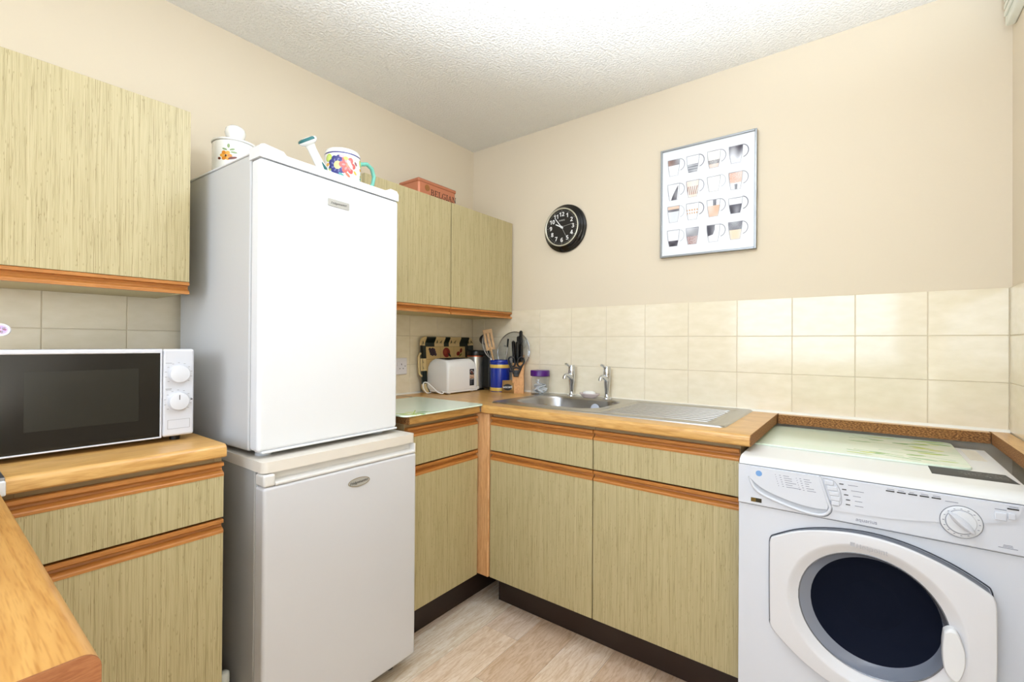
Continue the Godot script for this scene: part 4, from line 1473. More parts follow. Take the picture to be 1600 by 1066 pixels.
	var cd := MB.new()
	var wp := []
	for q in [[-0.112, 0.016, 0.03], [-0.122, 0.010, 0.055], [-0.138, 0.006, 0.062], [-0.156, 0.016, 0.045], [-0.172, 0.048, 0.012], [-0.183, 0.064, -0.012], [-0.191, 0.056, -0.024], [-0.192, 0.032, -0.02], [-0.182, 0.012, -0.012], [-0.160, 0.005, -0.018], [-0.12, 0.005, -0.04]]: wp.append(Vector3(q[0], q[1], q[2]))
	var cu := Curve3D.new()
	for i in wp.size():
		var h: Vector3 = (wp[mini(i + 1, wp.size() - 1)] - wp[maxi(i - 1, 0)]) / 6.0
		cu.add_point(wp[i], -h, h)
	var ps := []
	for i in wp.size() - 1:
		for k in 5: ps.append(cu.sample(i, k / 5.0))
	cd.tube(ps, 0.0032, 8)
	obj("cord", cd, w, to)
	# kettle
	var ke = thing("kettle", "steel kettle with black lid and handle between the toaster and the blue crock", "kettle", Vector3(0.110, Y, 0.092), 0.37)
	obj("body", MB.new().lathe([Vector2(0, 0), Vector2(0.052, 0), Vector2(0.053, 0.012), Vector2(0.052, 0.02), Vector2(0.051, 0.10), Vector2(0.050, 0.195), Vector2(0, 0.195)], 36, 30.0), mat("kettle_steel", Color(0.78, 0.77, 0.75), 0.28, 0.9), ke)
	obj("copper_band", MB.new().lathe([Vector2(0.0505, 0.193), Vector2(0.0525, 0.194), Vector2(0.0525, 0.199), Vector2(0.0505, 0.2)], 36), mat("copper", Color(0.75, 0.36, 0.2), 0.3, 0.8), ke)
	obj("lid", MB.new().lathe([Vector2(0.052, 0.199), Vector2(0.053, 0.203), Vector2(0.051, 0.224), Vector2(0.047, 0.229), Vector2(0, 0.232)], 36, 50.0), black(0.3), ke)
	obj("handle", rb(Vector3(0.078, 0.112, 0.014), Vector3(0.052, 0.205, 0.036), 0.012, 3), black(0.3), ke)
	obj("lid_lip", rb(Vector3(0.062, 0.214, 0.012), Vector3(0.088, 0.026, 0.05), 0.006), black(0.3), ke)
	obj("base", MB.new().lathe([Vector2(0, 0.0), Vector2(0.054, 0.0), Vector2(0.054, 0.010), Vector2(0.053, 0.012)], 32), black(0.4), ke)
	# crock with utensils
	var cp := Vector3(0.279, Y, 0.072)
	var cr = thing("utensil_crock", "blue crock with yellow bands holding cooking utensils", "crock", cp)
	var blue := mat("blue_glaze", Color(0.08, 0.19, 0.60), 0.25, 0.0, 0.4)
	var yel := mat("yellow_glaze", Color(0.93, 0.78, 0.36), 0.3, 0.0, 0.3)
	obj("body", MB.new().lathe([Vector2(0, 0), Vector2(0.055, 0), Vector2(0.0565, 0.004), Vector2(0.0565, 0.134), Vector2(0.0565, 0.170), Vector2(0.0545, 0.174), Vector2(0.052, 0.172), Vector2(0.051, 0.01), Vector2(0, 0.008)], 40, 40.0), blue, cr)
	obj("band", MB.new().lathe([Vector2(0.0565, 0.004), Vector2(0.0575, 0.006), Vector2(0.0575, 0.021), Vector2(0.0565, 0.023)], 40), yel, cr)
	obj("band", MB.new().lathe([Vector2(0.0565, 0.133), Vector2(0.0575, 0.135), Vector2(0.0575, 0.150), Vector2(0.0565, 0.152)], 40), yel, cr)
	obj("rim", MB.new().lathe([Vector2(0.0565, 0.158), Vector2(0.0590, 0.161), Vector2(0.0590, 0.173), Vector2(0.0555, 0.177), Vector2(0.052, 0.175)], 40, 50.0), blue, cr)
	var beige := mat("beige_wood", Color(0.76, 0.61, 0.43), 0.55)
	var steel := chrome()
	var spa = thing("spatula", "beige slotted wooden spatula standing in the blue crock", "spatula", cp + Vector3(-0.002, 0.012, 0.008))
	spa.rotation = Vector3(0.02, 0.62, 0.20)
	obj("handle", MB.new().tube([Vector3(0.01, 0.0, 0), Vector3(0.004, 0.12, 0), Vector3(0, 0.235, 0)], 0.006, 10), beige, spa)
	var hd := MB.new()
	for s in [[-0.026, -0.0125], [-0.0075, 0.0075], [0.0125, 0.026]]: hd.rbox(Vector3((s[0] + s[1]) / 2, 0.285, 0), Vector3(s[1] - s[0], 0.09, 0.006), 0.002, 1)
	for s in [[0.226, 0.243], [0.322, 0.345]]: hd.rbox(Vector3(0, (s[0] + s[1]) / 2, 0), Vector3(0.052, s[1] - s[0], 0.006), 0.002, 1)
	obj("blade", hd, beige, spa)
	var wh = thing("whisk", "wire balloon whisk standing in the blue crock", "whisk", cp + Vector3(-0.025, 0.012, -0.006))
	wh.rotation = Vector3(0.0, 0.5, 0.22)
	obj("handle", MB.new().lathe([Vector2(0, 0), Vector2(0.009, 0), Vector2(0.010, 0.09), Vector2(0.008, 0.17), Vector2(0.004, 0.18), Vector2(0, 0.18)], 14, 50.0), steel, wh)
	for i in 5:
		var a := PI * i / 5
		var lp := []
		for k in 17:
			var u := PI * k / 16.0
			var r := 0.030 * sin(u) * (0.55 + 0.45 * sin(u))
			lp.append(Vector3(cos(a) * r * (1 if k <= 8 else 1) * (1.0 if true else 0.0), 0.178 + 0.15 * (0.5 - 0.5 * cos(u * 1.0)), sin(a) * r))
		var wm := MB.new()
		wm.tube(lp, 0.0016, 6)
		obj("wire", wm, mat("white_wire", Color(0.86, 0.85, 0.83), 0.3, 0.3), wh, Vector3.ZERO, Vector3.ZERO)
		var wm2 := MB.new()
		var l2 := []
		for q in lp: l2.append(Vector3(-q.x, q.y, -q.z))
		wm2.tube(l2, 0.0016, 6)
		obj("wire", wm2, mat("white_wire", Color(0.86, 0.85, 0.83), 0.3, 0.3), wh)
	var la = thing("ladle", "steel ladle standing at the back of the blue crock", "ladle", cp + Vector3(-0.028, 0.012, -0.012))
	la.rotation = Vector3(-0.04, 0.6, 0.26)
	obj("handle", MB.new().tube([Vector3(0, 0, 0), Vector3(0, 0.15, 0), Vector3(0, 0.265, 0)], 0.0035, 8), steel, la)
	var lb := MB.new()
	lb.lathe([Vector2(0, -0.026), Vector2(0.018, -0.022), Vector2(0.029, -0.010), Vector2(0.033, 0.002), Vector2(0.031, 0.002), Vector2(0.027, -0.009), Vector2(0.016, -0.02), Vector2(0, -0.023)], 24, 60.0)
	obj("cup", lb, mat("brushed_steel_dark", Color(0.5, 0.48, 0.46), 0.3, 0.9), la, Vector3(0, 0.292, 0.0), Vector3(1.2, 0, 0))
	var fl = thing("fish_slice", "metal slotted turner standing in the blue crock", "turner", cp + Vector3(0.016, 0.012, -0.012))
	fl.rotation = Vector3(0.0, 0.2, -0.10)
	obj("handle", MB.new().tube([Vector3(0, 0, 0), Vector3(0, 0.24, 0)], 0.004, 8), steel, fl)
	obj("blade", rb(Vector3(0, 0.262, 0), Vector3(0.011, 0.05, 0.002), 0.0008, 1), black(0.4), fl)
	# glass pan lid leaning on the wall
	var li = thing("pan_lid", "round glass pan lid with a steel rim leaning on the tiles behind the crock", "lid", Vector3(0.335, 1.126, 0.022))
	li.rotation = Vector3(-0.09, 0, 0)
	obj("pane", MB.new().lathe([Vector2(0.112, 0), Vector2(0.10, 0.006), Vector2(0.06, 0.013), Vector2(0, 0.016)], 48, 60.0), glass("lid_glass", Color(0.62, 0.64, 0.62), 0.28), li, Vector3.ZERO, Vector3(PI / 2, 0, 0))
	var rp := []
	for i in 49: rp.append(Vector3(0.114 * cos(TAU * i / 48), 0.114 * sin(TAU * i / 48), 0))
	obj("rim", MB.new().tube(rp, 0.0028, 8, false), steel, li)
	obj("vent", MB.new().lathe([Vector2(0.006, 0), Vector2(0.006, 0.003), Vector2(0, 0.003)], 14), steel, li, Vector3(-0.05, 0.03, 0.013), Vector3(PI / 2, 0, 0))
	# suction hook
	var hk = thing("suction_hook", "small clear round suction hook on the tiles right of the knives", "hook", Vector3(0.392, 1.170, 0.0066))
	obj("cup", MB.new().lathe([Vector2(0.026, 0), Vector2(0.024, 0.004), Vector2(0.012, 0.009), Vector2(0, 0.010)], 28, 60.0), glass("clear_plastic", Color(0.75, 0.75, 0.70), 0.35), hk, Vector3.ZERO, Vector3(PI / 2, 0, 0))
	obj("hook", MB.new().tube([Vector3(0, 0, 0.009), Vector3(0, -0.004, 0.018), Vector3(0, -0.016, 0.020), Vector3(0, -0.018, 0.027), Vector3(0, -0.012, 0.030)], 0.003, 8), glass("clear_plastic", Color(0.75, 0.75, 0.70), 0.35), hk)
	# knife block with five knives and a pair of scissors
	var kb := Vector3(0.408, Y, 0.069)
	var turn := 0.58
	var tb := Basis(Vector3.UP, turn)
	var bl := MB.new()
	bl.xf = Transform3D(Basis(Vector3(0, 0, 1), Vector3(0, 1, 0), Vector3(1, 0, 0)), Vector3.ZERO)
	bl.prism(PackedVector2Array([Vector2(-0.045, 0), Vector2(0.040, 0), Vector2(0.040, 0.150), Vector2(-0.045, 0.205)]), -0.031, 0.031)
	meta(obj("knife_block", bl, wood("pale_beech", Color(0.90, 0.68, 0.45), 0.5, Vector3(0.4, 0.3, 0), Vector3(6, 1.2, 5)), null, kb, Vector3(0, turn, 0)), "pale wooden knife block with a slanted top, left of the purple-lidded jar", "knife block")
	var kn := [[-0.026, 0.015, 0.120, "short black-handled knife in the block, front left"], [-0.004, 0.018, 0.118, "black-handled knife in the middle of the block's front row"], [0.018, 0.005, 0.095, "black-handled knife at the front right of the block"], [0.000, -0.018, 0.125, "black-handled knife in the block's back row, lower one"], [0.014, -0.027, 0.150, "long black-handled knife, tallest in the block"]]
	for q in kn:
		var top: float = 0.176 - 0.647 * (q[1] as float)
		var k = thing("knife", q[3], "knife", kb + tb * Vector3(q[0] * 0.85, top, q[1]), 0.0, "knives in the block")
		k.rotation = Vector3(0.06, turn, 0.02 - q[0] * 1.2)
		var ln: float = q[2]
		var hm := MB.new()
		hm.tube([Vector3(0, 0.001, 0), Vector3(0, 0.008, 0.001), Vector3(0, ln * 0.4, -0.002), Vector3(0, ln * 0.75, 0.001), Vector3(0, ln * 0.95, 0.004), Vector3(0, ln, 0.005)], [0.0115, 0.0128, 0.0118, 0.0128, 0.012, 0.005], 14, true, Vector2(0.8, 1.25), Vector3(1, 0, 0))
		obj("handle", hm, black(0.35), k)
		obj("blade", rb(Vector3(0, -0.03, 0), Vector3(0.002, 0.064, 0.018), 0.0005, 1), chrome(), k)
	var sc = thing("scissors", "black-handled kitchen scissors hanging on the front of the knife block", "scissors", kb + tb * Vector3(-0.010, 0.126, 0.0475))
	sc.rotation = Vector3(0, turn, 0)
	for s in [-1, 1]:
		var lp := []
		for i in 25:
			var a := TAU * i / 24
			lp.append(Vector3(s * 0.024 + 0.018 * cos(a) + s * 0.004 * sin(a), 0.046 + 0.026 * sin(a), 0))
		obj("finger_loop", MB.new().tube(lp, 0.0068, 8, false, Vector2(1.0, 0.7), Vector3(0, 0, 1)), black(0.35), sc)
		obj("shank", MB.new().tube([Vector3(s * 0.030, 0.025, 0), Vector3(s * 0.021, 0.004, 0), Vector3(s * 0.008, -0.022, 0)], [0.006, 0.0065, 0.008], 10), black(0.35), sc)
	obj("pivot", MB.new().tube([Vector3(-0.019, 0.008, 0), Vector3(0, 0.016, 0), Vector3(0.019, 0.008, 0)], 0.0045, 8), black(0.35), sc)
	obj("blade_guard", rb(Vector3(0, -0.018, 0), Vector3(0.030, 0.036, 0.010), 0.005), black(0.35), sc)
	# coffee packet
	var cf = thing("coffee_packet", "small gold coffee packet with a black oval, leaning before the crock and knife block", "packet", Vector3(0.380, Y + 0.0005, 0.128), 0.25)
	cf.rotation = Vector3(-0.10, 0.35, 0)
	var pk := MB.new()
	var lo2 := []
	for q in [[0.0, 0.002], [0.005, 0.003], [0.02, 0.010], [0.045, 0.009], [0.062, 0.002], [0.068, 0.001]]:
		var lp := []
		for p in rrect(0, 0, 0.034, q[1], q[1] * 0.9, 3): lp.append(Vector3(p.x, q[0] + 0.08 * maxf(0.0, p.x) * float(q[0] > 0.05), p.y))
		lo2.append(lp)
	pk.loft(lo2, true, true)
	obj("pouch", pk, mat("gold_foil", Color(0.58, 0.44, 0.24), 0.4, 0.35), cf)
	obj("oval_label", MB.new().prism(oval(0, 0, 0.026, 0.017, 28), 0.0, 0.0008), mat("label_black", Color(0.06, 0.045, 0.04), 0.4), cf, Vector3(0.001, 0.031, 0.0098), Vector3(0.02, 0, 0))
	obj("lettering", text("NESCAFÉ", 0.0095, false, true), mat("print_white", Color(0.92, 0.92, 0.9), 0.5), cf, Vector3(0.001, 0.031, 0.0110), Vector3(0.02, 0, 0.05))
	# jar with the purple lid
	var jp := Vector3(0.548, Y, 0.064)
	var ja = thing("storage_jar", "clear jar with a purple lid holding white sachets, beside the sink", "jar", jp)
	obj("jar_glass", MB.new().lathe([Vector2(0, 0), Vector2(0.046, 0), Vector2(0.049, 0.004), Vector2(0.049, 0.086), Vector2(0.045, 0.096), Vector2(0.043, 0.098)], 36, 50.0), glass("jar_clear", Color(0.82, 0.84, 0.82), 0.16), ja)
	obj("lid", MB.new().lathe([Vector2(0.049, 0.098), Vector2(0.0515, 0.099), Vector2(0.0515, 0.125), Vector2(0.049, 0.129), Vector2(0, 0.129)], 40, 40.0), mat("purple_plastic", Color(0.29, 0.05, 0.42), 0.3), ja)
	for i in 13:
		var s := rb(Vector3.ZERO, Vector3(0.038, 0.0035, 0.028), 0.0016, 1)
		var o = obj("sachet", s, mat("sachet_%d" % (i % 3), [Color(0.86, 0.87, 0.89), Color(0.70, 0.73, 0.78), Color(0.92, 0.92, 0.92)][i % 3], 0.5), null, jp + Vector3(0.019 * cos(i * 2.4), 0.012 + 0.0038 * i, 0.019 * sin(i * 2.4)), Vector3(0.5 * sin(i * 1.7), i * 1.3, 0.5 * cos(i * 2.1)))
		meta(o, "white paper sachet in the purple-lidded jar", "sachet", "sachets in the jar")
	# pale glass board on the left worktop
	meta(obj("chopping_board", board(0.44, 0.44, false), printed("board_plain", board_print(false), 0.16), null, Vector3(0.392, Y + 0.001, 0.808), Vector3(0, PI / 2, 0)), "pale green glass chopping board on the worktop beside the fridge", "chopping board")
	meta(obj("chopping_board", board(0.545, 0.405, true), printed("board_tulips", board_print(true), 0.16), null, Vector3(1.880, 0.8536, 0.256), Vector3(0, 0, 0)), "glass chopping board with green tulips lying on the washing machine", "chopping board")


func board(wd: float, dp: float, _t: bool) -> MB:
	var m := MB.new()
	var lo := []
	for q in [[0.0, 0.0], [0.0, 0.0038], [0.0012, 0.005]]:
		var lp := []
		for p in rrect(0, 0, wd / 2 - q[0], dp / 2 - q[0], 0.028, 6): lp.append(Vector3(p.x, q[1], p.y))
		lo.append(lp)
	m.loft(lo, true, true)
	for i in m.v.size(): m.t[i] = Vector2(m.v[i].x / wd + 0.5, m.v[i].z / dp + 0.5)
	return m


func board_print(tulips: bool) -> Image:
	var c := Color(0.86, 0.915, 0.82)
	var p := Pad.new(640, 480, c)
	for i in 26:
		var y := rng.randf() * 480
		p.bar(0, y, 640, y + 20 * rng.randf(), 16, Color(0.93, 0.95, 0.89, 0.10))
	var gs := [Color(0.45, 0.68, 0.30, 0.75), Color(0.66, 0.78, 0.34, 0.7), Color(0.36, 0.60, 0.34, 0.6), Color(0.80, 0.85, 0.45, 0.75)]
	if tulips:
		for i in 40:
			var x := 400 + rng.randf() * 225
			var y := 60 + rng.randf() * 400
			p.blob(x, y, 22 + 26 * rng.randf(), 7 + 7 * rng.randf(), Color(0.93, 0.94, 0.86, 0.55), 0.3 * rng.randf())
		for q in [[330, 120, 470, 40, 5], [340, 60, 420, 130, 4], [330, 390, 520, 440, 9], [350, 370, 480, 400, 7], [380, 180, 560, 190, 4], [420, 320, 610, 380, 5]]: p.bar(q[0], q[1], q[2], q[3], q[4], gs[2])
		for i in 22: p.blob(360 + rng.randf() * 250, 40 + rng.randf() * 400, 20 + 32 * rng.randf(), 6 + 7 * rng.randf(), gs[i % 4], -0.3 + 0.6 * rng.randf())
	else:
		for q in [[20, 400, 220, 470, 9], [60, 470, 180, 380, 6], [10, 440, 120, 478, 12]]: p.bar(q[0], q[1], q[2], q[3], q[4], gs[1])
		for i in 8: p.blob(20 + rng.randf() * 160, 380 + rng.randf() * 90, 30, 9, gs[i % 4], rng.randf())
	return p.im


# ------------------------------------------------------------ things on the walls
func poster_print() -> Image:
	var p := Pad.new(640, 800, Color(0.92, 0.922, 0.93))
	var g := Color(0.34, 0.34, 0.37)
	var dk := Color(0.20, 0.18, 0.21)
	var pe := Color(0.90, 0.74, 0.63)
	var br := Color(0.55, 0.38, 0.31)
	var cm := Color(0.97, 0.945, 0.90)
	for r in 4:
		for c in 4:
			var s := r * 4 + c
			var x0: float = [38, 178, 326, 472][c]
			var y0: float = [70, 256, 425, 608][r] + (14 if s == 11 else 0)
			var bw := 94.0
			var bh := 124.0 if not s in [11, 6] else 110.0
			for yy in int(bh):
				var v := yy / bh
				var wd := bw * (1.0 - 0.28 * v * v - 0.06 * v)
				var xa := x0 + (bw - wd) / 2
				for xx in int(wd):
					var u := xx / wd
					var k := Color(0.93, 0.93, 0.94)
					var a := 0.35
					var nz := rng.randf()
					match s:
						0: if v < 0.36: k = br.lerp(g, u); a = 0.55 + 0.3 * nz
						1: if v > 0.52: k = g; a = 0.5 + 0.3 * sin(v * 40.0) * 0.7
						2:
							k = cm; a = 0.9
							if v > 0.55 and v < 0.78 and nz > 0.35: k = dk; a = 0.7
							elif v > 0.78: k = pe; a = 0.5
						3: k = dk.lerp(Color(0.88, 0.88, 0.9), clampf(v * 1.5 + 0.2 * sin(u * 7.0), 0, 1)); a = 0.8
						4: if u + v * 0.75 > 0.95 and u < 0.86: k = dk; a = 0.8
						5:
							k = pe.lerp(cm, 0.5); a = 0.6
							if v > 0.35 and sin(u * 34.0 + v * 9.0) > 0.2 and v < 0.85: k = br; a = 0.75
						6: k = cm; a = 0.8
						7: 
							if v < 0.62 and nz > 0.4: k = Color(0.86, 0.60, 0.45); a = 0.8
							elif v > 0.7 and u > 0.4 and u < 0.65: k = g; a = 0.6
						8:
							if v < 0.2: k = pe; a = 0.85
							elif v < 0.34: k = dk; a = 0.6
							else: k = Color(0.86, 0.87, 0.88); a = 0.5
						9: if v > 0.28 and v < 0.74 and sin(u * 30.0) > 0.1 and sin(v * 34.0) > 0.0: k = Color(0.80, 0.56, 0.30); a = 0.8
						10:
							if v > 0.36: k = pe; a = 0.85
							elif u > 0.45 and u < 0.7: k = g; a = 0.7
						11: if v > 0.42: k = dk.lerp(g, 0.4); a = 0.85
						12: if v > 0.66: k = dk; a = 0.9
						13:
							if v < 0.52: k = g.lerp(dk, u); a = 0.2 + 0.6 * v
							elif nz > 0.42: k = Color(0.52, 0.30, 0.25); a = 0.9
						14: if u < 0.6 - 0.5 * maxf(0, v - 0.3) and v < 0.66 - u * 0.2: k = g.lerp(dk, 0.4); a = 0.85
						15:
							if v < 0.46: k = g; a = 0.45 + 0.35 * nz
							else: k = Color(0.96, 0.85, 0.74); a = 0.85
					a *= 1.25
					if u < 0.04 or u > 0.96 or v < 0.03: k = g; a = 0.75
					a *= 0.72 + 0.28 * sin(u * 5.0 + s) * cos(v * 4.0 + s * 1.7) + 0.12 * nz
					p.dot(int(xa + xx), int(y0 + yy), k, a)
			p.bar(x0 + bw * 0.16, y0 + bh, x0 + bw * 0.84, y0 + bh, 2.0, Color(0.55, 0.55, 0.58, 0.7))
			if s != 13: p.arc(x0 + bw * 0.95, y0 + bh * 0.38, 38, 44, -1.45, 1.35, 6.0 if s in [3, 1, 9, 11] else 4.0, Color(0.42, 0.42, 0.45, 0.3 if s in [6, 12, 8] else 0.8))
	return p.im


func wall_things():
	# framed print of mugs
	var fx := 1.378
	var fy := 1.817
	var W := 0.398
	var H := 0.493
	var pf = thing("framed_print", "framed print of sixteen watercolour mugs in a thin silver frame on the back wall", "picture", Vector3(fx, fy, 0.0))
	pf.rotation.z = -0.004
	var sil := mat("silver_frame", Color(0.60, 0.61, 0.61), 0.3, 0.8)
	for s in [-1, 1]:
		obj("frame_bar", rb(Vector3(s * (W / 2 - 0.004), 0, 0.011), Vector3(0.008, H, 0.021), 0.0015, 2), sil, pf)
		obj("frame_bar", rb(Vector3(0, s * (H / 2 - 0.004), 0.011), Vector3(W - 0.0161, 0.008, 0.021), 0.0015, 2), sil, pf)
	obj("backing", rb(Vector3(0, 0, 0.006), Vector3(W - 0.017, H - 0.017, 0.008), 0.001, 1), mat("board_brown", Color(0.5, 0.4, 0.3), 0.8), pf)
	var pr := MB.new()
	pr.plate(-W / 2 + 0.008, -H / 2 + 0.008, W / 2 - 0.008, H / 2 - 0.008, 0.0105, 0.0145, 0.0002)
	obj("print", pr, printed("mug_print", poster_print(), 0.7), pf)
	# clock
	var c = thing("wall_clock", "round black wall clock with ribbed rim and white numerals", "clock", Vector3(0.664, 1.7855, 0.0))
	obj("case", MB.new().lathe([Vector2(0, 0), Vector2(0.124, 0), Vector2(0.127, 0.004), Vector2(0.1255, 0.012), Vector2(0.119, 0.016), Vector2(0.117, 0.018), Vector2(0.1175, 0.024), Vector2(0.112, 0.029), Vector2(0.109, 0.031), Vector2(0.1095, 0.037), Vector2(0.104, 0.043), Vector2(0.101, 0.045), Vector2(0.099, 0.044)], 64, 35.0), mat("clock_black", Color(0.022, 0.022, 0.022), 0.18), c, Vector3.ZERO, Vector3(PI / 2, 0, 0))
	obj("bezel", MB.new().lathe([Vector2(0.101, 0.043), Vector2(0.1005, 0.0475), Vector2(0.097, 0.0485), Vector2(0.0935, 0.046), Vector2(0.0935, 0.042)], 64, 30.0), mat("clock_bezel", Color(0.80, 0.78, 0.70), 0.25, 0.4), c, Vector3.ZERO, Vector3(PI / 2, 0, 0))
	var face = obj("dial", MB.new().lathe([Vector2(0.0945, 0.040), Vector2(0.094, 0.0415), Vector2(0, 0.0415)], 48), mat("clock_face", Color(0.085, 0.078, 0.065), 0.4), c, Vector3.ZERO, Vector3(PI / 2, 0, 0))
	var wht := mat("clock_white", Color(0.93, 0.93, 0.92), 0.4)
	for i in 12:
		var a := TAU * (i + 1) / 12.0
		obj("numeral", text(str(i + 1), 0.0225, false, true, 0.0, 0.0005), wht, c, Vector3(0.0675 * sin(a), 0.0675 * cos(a), 0.0419))
	var tk := MB.new()
	for i in 60:
		var a := TAU * i / 60.0
		var d := Vector3(sin(a), cos(a), 0)
		tk.tube([d * 0.083 + Vector3(0, 0, 0.0418), d * (0.087 if i % 5 else 0.089) + Vector3(0, 0, 0.0418)], 0.0006 if i % 5 else 0.0011, 4)
	meta(obj("minute_marks", tk, mat("clock_grey", Color(0.72, 0.71, 0.68), 0.5), c), "", "", "", "stuff")
	var hand := func(called, deg, ln, tail, wd, z, m):
		var a: float = deg_to_rad(deg)
		var h := MB.new()
		h.prism(PackedVector2Array([Vector2(-wd, -tail), Vector2(wd, -tail), Vector2(wd, ln * 0.85), Vector2(0, ln), Vector2(-wd, ln * 0.85)]), z, z + 0.0008)
		obj(called, h, m, c, Vector3.ZERO, Vector3(0, 0, -a))
	hand.call("hour_hand", 297, 0.043, 0.010, 0.0030, 0.0430, wht)
	hand.call("minute_hand", 322, 0.064, 0.012, 0.0022, 0.0442, wht)
	hand.call("second_hand", 81, 0.066, 0.0, 0.0006, 0.0454, mat("clock_grey", Color(0.72, 0.71, 0.68), 0.5))
	hand.call("alarm_hand", 152, 0.058, 0.0, 0.0007, 0.0424, mat("clock_grey", Color(0.72, 0.71, 0.68), 0.5))
	obj("hub", MB.new().lathe([Vector2(0.006, 0.0415), Vector2(0.006, 0.0465), Vector2(0, 0.047)], 16), wht, c, Vector3.ZERO, Vector3(PI / 2, 0, 0))
	obj("lettering", text("QUARTZ", 0.0072, false, true, 0.0, 0.0004), mat("clock_grey", Color(0.72, 0.71, 0.68), 0.5), c, Vector3(0, 0.036, 0.0418))
	# double socket on the left wall
	var s = thing("wall_socket", "white double socket on the tiles, partly hidden by the freezer", "socket", Vector3(0.0066, 1.051, 0.598), PI / 2)
	var sw := white("socket_white", Color(0.89, 0.87, 0.88), 0.35)
	obj("faceplate", rb(Vector3(0, 0, 0.0045), Vector3(0.146, 0.086, 0.009), 0.003, 2), sw, s)
	for e in [-1, 1]:
		for q in [[0.0, 0.010, 0.004, 0.008], [-0.011, -0.012, 0.0065, 0.004], [0.011, -0.012, 0.0065, 0.004]]:
			obj("pin_hole", rb(Vector3(e * 0.037 + q[0], q[1], 0.0087), Vector3(q[2], q[3], 0.001), 0.0003, 1), black(0.8), s)
		obj("rocker_switch", rb(Vector3(e * 0.012, 0.012, 0.0098), Vector3(0.011, 0.018, 0.004), 0.0015, 2), sw, s)
	for e in [-1, 1]: obj("screw", MB.new().lathe([Vector2(0.003, 0), Vector2(0.003, 0.0006), Vector2(0, 0.001)], 12), mat("screw_grey", Color(0.5, 0.5, 0.5), 0.3, 0.8), s, Vector3(e * 0.06, 0.0, 0.0088), Vector3(PI / 2, 0, 0))
	# extractor grille high on the right wall
	var ex = thing("extractor_fan", "white boxed extractor fan high on the right wall, only its lower corner in view", "extractor fan", Vector3(RX, 2.262, 0.125), -PI / 2)
	obj("housing", rb(Vector3(0, 0, 0.012), Vector3(0.17, 0.17, 0.024), 0.006, 2), white("fan_white", Color(0.88, 0.88, 0.82), 0.4), ex)
	for i in 6: obj("slat", rb(Vector3(0, -0.055 + 0.022 * i, 0.027), Vector3(0.13, 0.014, 0.006), 0.002, 1), white("fan_white", Color(0.88, 0.88, 0.82), 0.4), ex, Vector3.ZERO)


# ------------------------------------------------------------ things on top of the fridge and cupboards
func flower(p: Pad, x, y, r, petals, col, mid):
	for i in petals:
		var a: float = TAU * i / petals
		p.blob(x + cos(a) * r * 0.62, y + sin(a) * r * 0.62, r * 0.45, r * 0.36, col, a)
		p.blob(x + cos(a) * r * 0.5, y + sin(a) * r * 0.5, r * 0.22, r * 0.12, (col as Color).lightened(0.3), a)
	p.blob(x, y, r * 0.3, r * 0.3, mid)


func can_print() -> Image:
	var p := Pad.new(768, 256, Color(0.95, 0.94, 0.91))
	var blue := Color(0.17, 0.18, 0.45)
	p.rect(0, 30, 768, 9, Color(0.24, 0.23, 0.45))
	p.rect(0, 196, 768, 10, Color(0.27, 0.26, 0.52))
	for k in 3:
		var o := k * 256.0
		p.blob(o + 18, 70, 26, 26, Color(0.72, 0.80, 0.30))
		p.blob(o + 18, 70, 18, 18, Color(0.80, 0.86, 0.45))
		flower(p, o + 84, 118, 62, 9, blue, Color(0.88, 0.76, 0.45))
		p.blob(o + 84, 118, 25, 26, Color(0.90, 0.80, 0.52))
		flower(p, o + 150, 112, 54, 6, Color(0.78, 0.36, 0.34), Color(0.80, 0.45, 0.30))
		p.blob(o + 165, 106, 34, 12, Color(0.93, 0.80, 0.76), 1.0)
		p.blob(o + 138, 70, 16, 12, Color(0.92, 0.72, 0.30))
		p.blob(o + 112, 60, 18, 8, Color(0.92, 0.66, 0.68))
		p.blob(o + 10, 112, 14, 10, Color(0.90, 0.66, 0.22))
		p.blob(o + 22, 150, 18, 8, Color(0.65, 0.75, 0.30), -0.4)
		for q in 4: p.blob(o + 14 + q * 9, 168 + (q % 2) * 10, 15, 6, Color(0.30, 0.66, 0.62), -0.6)
		p.blob(o + 108, 176, 20, 7, Color(0.30, 0.62, 0.60), 0.5)
		p.blob(o + 150, 174, 20, 9, Color(0.88, 0.44, 0.34), 0.7)
		p.blob(o + 205, 150, 16, 9, Color(0.92, 0.70, 0.28), 0.6)
		p.blob(o + 210, 90, 15, 9, Color(0.55, 0.36, 0.38), 0.9)
		p.blob(o + 195, 222, 26, 8, Color(0.95, 0.82, 0.45))
	return p.im


